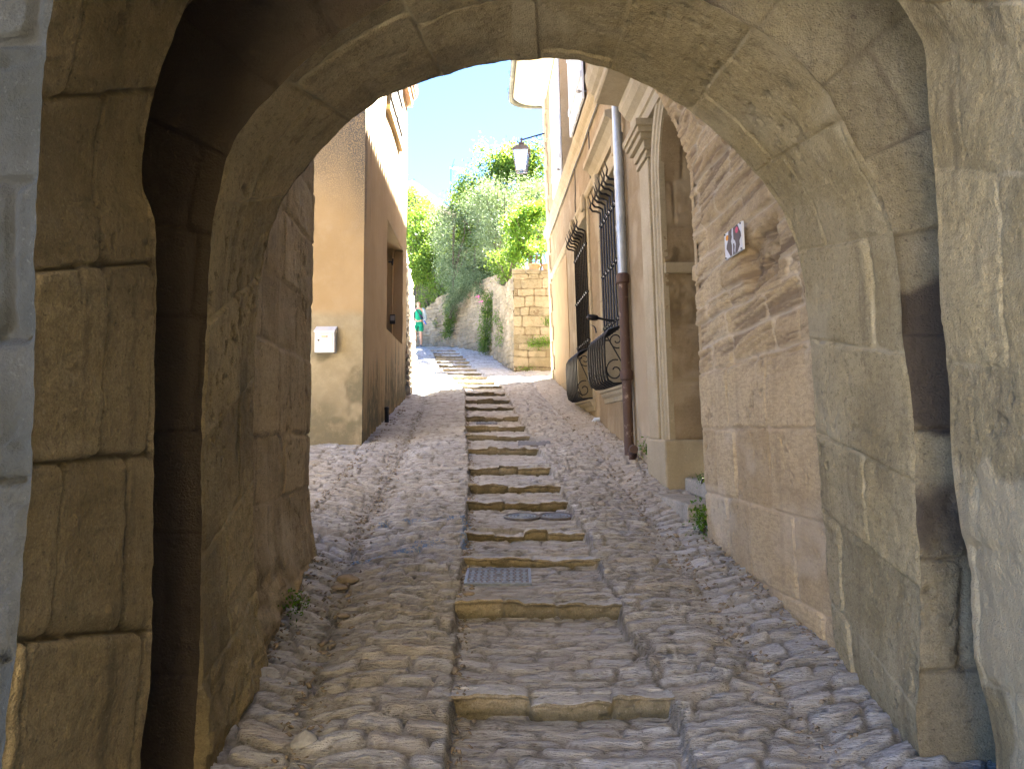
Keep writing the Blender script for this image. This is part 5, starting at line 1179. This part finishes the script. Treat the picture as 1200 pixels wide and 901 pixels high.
# grit and small stones gathered along the gutters and wall feet
r_ = np.random.default_rng(77); V = []; Fq = []; K = []
oc = np.array([[1, 0, 0], [0, 1, 0], [-1, 0, 0], [0, -1, 0], [0, 0, 1], [0, 0, -1]], float); of = [(0, 1, 4), (1, 2, 4), (2, 3, 4), (3, 0, 4), (1, 0, 5), (2, 1, 5), (3, 2, 5), (0, 3, 5)]
for k in range(2600):
    y = r_.uniform(2.4, 13) if k % 3 else r_.uniform(2.4, 7); side = r_.integers(0, 5)
    if side == 0: x = (LWX(y, 0) if y < 5.2 else -1.75 - .03 * (y - 9.4)) + abs(r_.normal(0.04, .05)) + (0.04 if y < 5.2 else 0)
    elif side == 1: x = float(np.interp(y, *GL)) + r_.normal(0, .06)
    elif side == 2: x = (float(RWX(y, -1)) if y < 5.6 else float(FX(y, -.3))) - abs(r_.normal(.05, .06))
    elif side == 3: x = float(XL(y)) + abs(r_.normal(0.02, .03))
    else: x = float(np.interp(y, *GR)) + r_.normal(0, .07)
    if 5.85 < y < 7.4 and x > 1.15: continue
    s_ = r_.uniform(.004, .012) * (1.6 if k % 19 == 0 else 1)
    p = np.array([x, y, ground(x, y) + 0.006]); Rm = r_.normal(size=(3, 3)) * .35 + np.eye(3)
    Fq += [tuple(len(V) + i for i in f) for f in of]; V += list(p + (oc * s_ * np.array([1.3, 1.0, .7])) @ Rm)
o = raw_obj('grit', np.array(V), np.array(Fq), M['stone_loose'], None, (0, 0, 0)); tag(o, 'loose grit and pebbles gathered in gutters and along the wall feet', 'grit', None, 'stuff')

# ------------------------------------------------------------------ the walker
def skin_mesh(name, joints, edges, mat, parent, root=0, sub=2):
    b = world_of(parent); me = bpy.data.meshes.new(name)
    me.from_pydata([tuple(np.array(j[0]) - b) for j in joints], edges, []); me.update()
    o = bpy.data.objects.new(name, me); C.objects.link(o); o.parent = parent
    m = o.modifiers.new('skin', 'SKIN'); m.use_smooth_shade = True
    if not me.skin_vertices: me.skin_vertices.new()
    for i, j in enumerate(joints):
        r = j[1]; me.skin_vertices[0].data[i].radius = r if hasattr(r, '__len__') else (r, r); me.skin_vertices[0].data[i].use_root = (i == root)
    s = o.modifiers.new('sub', 'SUBSURF'); s.levels = sub; s.render_levels = sub; me.materials.append(mat); return o
def person():
    d = 28.0; f = at(490.2, 405, d); gx, gz = f[0], ground(f[0], d) + .01
    H = at(490, 352.5, d)[2] - gz; s = H / 1.66
    t = thing('person', 'person in green top and shorts with grey jacket at the top of the street', 'person', (gx, d, gz))
    q = lambda x, y, z: np.array([gx + x * s, d + y * s, gz + z * s])
    skin = plain('skin', (0.50, 0.30, 0.21), 0.6, 0, 0.05)
    J = [(q(0, 0, .90), (.125 * s, .10 * s)), (q(0, 0, 1.08), (.115 * s, .09 * s)), (q(0, -.01, 1.28), (.14 * s, .10 * s)), (q(0, 0, 1.38), (.09 * s, .07 * s)), (q(0, -.01, 1.45), .05 * s), (q(0, -.03, 1.55), (.075 * s, .09 * s)), (q(0, -.03, 1.61), (.062 * s, .075 * s)),
         (q(.085, 0, .82), .088 * s), (q(.09, -.03, .48), .058 * s), (q(.09, .03, .28), .056 * s), (q(.09, .03, .07), .036 * s), (q(.10, -.12, .03), (.04 * s, .028 * s)),
         (q(-.085, 0, .82), .088 * s), (q(-.10, -.10, .49), .058 * s), (q(-.11, -.05, .28), .056 * s), (q(-.11, -.02, .07), .036 * s), (q(-.12, -.17, .03), (.04 * s, .028 * s)),
         (q(.19, .0, 1.34), .058 * s), (q(.25, .04, 1.08), .043 * s), (q(.23, -.10, .86), .032 * s), (q(.22, -.15, .77), (.035 * s, .022 * s)),
         (q(-.19, .0, 1.34), .058 * s), (q(-.25, .04, 1.08), .043 * s), (q(-.22, -.12, .88), .032 * s), (q(-.21, -.17, .79), (.035 * s, .022 * s))]
    E = [(0, 1), (1, 2), (2, 3), (3, 4), (4, 5), (5, 6), (0, 7), (7, 8), (8, 9), (9, 10), (10, 11), (0, 12), (12, 13), (13, 14), (14, 15), (15, 16), (2, 17), (17, 18), (18, 19), (19, 20), (2, 21), (21, 22), (22, 23), (23, 24)]
    skin_mesh('body', J, E, skin, t)
    g = plain('green_cloth', (0.0, 0.24, 0.12), 0.8, 0, 0.15); jk = plain('grey_jacket', (0.36, 0.42, 0.42), 0.85, 0, .12)
    skin_mesh('shirt', [(q(0, 0, .88), (.15 * s, .12 * s)), (q(0, 0, 1.08), (.135 * s, .108 * s)), (q(0, -.012, 1.28), (.158 * s, .118 * s)), (q(0, 0, 1.385), (.10 * s, .08 * s))], [(0, 1), (1, 2), (2, 3)], g, t)
    skin_mesh('shorts', [(q(0, 0, .94), (.148 * s, .118 * s)), (q(0, 0, .86), (.14 * s, .115 * s)), (q(.09, 0, .78), .112 * s), (q(.095, -.03, .52), .098 * s), (q(-.09, 0, .78), .112 * s), (q(-.105, -.09, .53), .098 * s)], [(0, 1), (1, 2), (2, 3), (1, 4), (4, 5)], g, t)
    for sx in (1, -1):
        skin_mesh('jacket_sleeve', [(q(sx * .10, .01, 1.37), (.075 * s, .07 * s)), (q(sx * .19, 0, 1.33), .08 * s), (q(sx * .25, .04, 1.08), .066 * s), (q(sx * .235, -.08, .90), .052 * s)], [(0, 1), (1, 2), (2, 3)], jk, t)
    skin_mesh('jacket_back', [(q(.1, .05, 1.33), (.09 * s, .08 * s)), (q(.12, .06, 1.1), (.07 * s, .085 * s)), (q(.12, .06, .93), (.07 * s, .085 * s))], [(0, 1), (1, 2)], jk, t)
    skin_mesh('hair', [(q(0, 0.0, 1.62), (.092 * s, .092 * s)), (q(0, .035, 1.55), (.09 * s, .075 * s)), (q(.01, .05, 1.44), (.07 * s, .045 * s))], [(0, 1), (1, 2)], plain('fair_hair', (0.32, 0.20, 0.10), 0.7), t)
    for sx, y in ((.09, -.03), (-.11, -.09)):
        skin_mesh('shoe', [(q(sx, y + .06, .045), (.045 * s, .045 * s)), (q(sx, y - .06, .04), (.046 * s, .036 * s)), (q(sx * 1.05, y - .13, .03), (.04 * s, .028 * s))], [(0, 1), (1, 2)], plain('shoe_grey', (.16, .17, .2), .7), t)
    for sx in (-1, 1):
        fc = MB(); fc.lathe([(0, -.009), (.008, -.006), (.011, 0), (.008, .006), (0, .009)], q(sx * .03, -.118, 1.565), 8)
        fc.build('eye', M['black'], t)
    fc = MB(); fc.tube([q(0, -.115, 1.57), q(0, -.14, 1.53)], [.008, .014], 6); fc.build('nose', skin, t)
    fc = MB(); fc.tube([q(-.025, -.112, 1.505), q(0, -.119, 1.503), q(.025, -.112, 1.505)], .006, 5); fc.build('mouth', plain('lip', (.4, .16, .14), .6), t)
    b = thing('shoulder_bag', 'dark blue shoulder bag worn across the walker in green', 'bag', q(.10, -.15, 1.0))
    navy = plain('navy_cloth', (.018, .02, .055), .8)
    skin_mesh('pouch', [(q(.04, -.16, 1.16), (.06 * s, .035 * s)), (q(.12, -.16, 1.05), (.075 * s, .045 * s)), (q(.17, -.15, .98), (.05 * s, .035 * s))], [(0, 1), (1, 2)], navy, b)
    mb = MB(); mb.tube([q(.12, -.14, 1.05), q(.02, -.15, 1.2), q(-.08, -.12, 1.34), q(-.11, -.02, 1.405), q(-.08, .08, 1.33), q(.05, .13, 1.15), q(.17, .08, 1.02), q(.19, -.06, 1.0)], .013 * s, 6); mb.build('strap', navy, b, smooth=True)
    c = thing('rolled_cloth', 'blue folded garment hanging at the hip of the walker in green', 'garment', q(.24, -.12, .8))
    skin_mesh('cloth', [(q(.20, -.10, .95), (.035 * s, .025 * s)), (q(.25, -.12, .86), (.05 * s, .03 * s)), (q(.30, -.13, .78), (.03 * s, .02 * s))], [(0, 1), (1, 2)], plain('blue_cloth', (.07, .13, .42), .85), c)
person()
#%%PART2
# ------------------------------------------------------------------ camera, sun, sky
cam = bpy.data.cameras.new('camera'); co = bpy.data.objects.new('camera', cam); C.objects.link(co)
cam.sensor_width = 36; cam.lens = FPX / 1200 * 36; cam.clip_start = 0.05; cam.clip_end = 3000
co.location = (0, 0, 0); co.rotation_euler = (R(90) + PITCH, 0, 0)
sc = bpy.context.scene; sc.camera = co
SUN_EL, SUN_AZ = R(55.5), math.atan2(0.64, 0.77)
sun = bpy.data.lights.new('sun', 'SUN'); sun.energy = 5.0; sun.angle = R(0.55); sun.color = (1.0, 0.94, 0.84)
so = bpy.data.objects.new('sun', sun); C.objects.link(so)
sd = Vector((math.sin(SUN_AZ) * math.cos(SUN_EL), math.cos(SUN_AZ) * math.cos(SUN_EL), math.sin(SUN_EL)))
so.rotation_euler = sd.to_track_quat('Z', 'Y').to_euler(); so.location = (20, 30, 40)
w = bpy.data.worlds.new('World'); sc.world = w; w.use_nodes = True
nt = w.node_tree; nt.nodes.clear()
sky = nt.nodes.new('ShaderNodeTexSky'); sky.sky_type = 'NISHITA'; sky.sun_disc = False; sky.sun_elevation = SUN_EL; sky.sun_rotation = SUN_AZ
sky.air_density = 0.25; sky.altitude = 800; sky.dust_density = 0.0; sky.ozone_density = 2.5
bg = nt.nodes.new('ShaderNodeBackground'); bg.inputs[1].default_value = 0.05
ow = nt.nodes.new('ShaderNodeOutputWorld'); hs = nt.nodes.new('ShaderNodeHueSaturation'); hs.inputs['Saturation'].default_value = 1.07; nt.links.new(sky.outputs[0], hs.inputs['Color']); nt.links.new(hs.outputs[0], bg.inputs[0]); nt.links.new(bg.outputs[0], ow.inputs[0])
vs = sc.view_settings; vs.view_transform = 'Standard'; vs.look = 'None'; vs.gamma = 1.0; vs.exposure = 5.35; vs.use_curve_mapping = False
sc.render.engine = 'CYCLES'
sc.cycles.use_denoising = True
try: sc.cycles.denoiser = 'OPENIMAGEDENOISE'
except Exception: pass
sc.cycles.denoising_prefilter = 'ACCURATE'; sc.cycles.denoising_input_passes = 'RGB_ALBEDO_NORMAL'
sc.cycles.max_bounces = 9; sc.cycles.diffuse_bounces = 6; sc.cycles.glossy_bounces = 3; sc.cycles.transparent_max_bounces = 12
sc.cycles.sample_clamp_indirect = 8.0
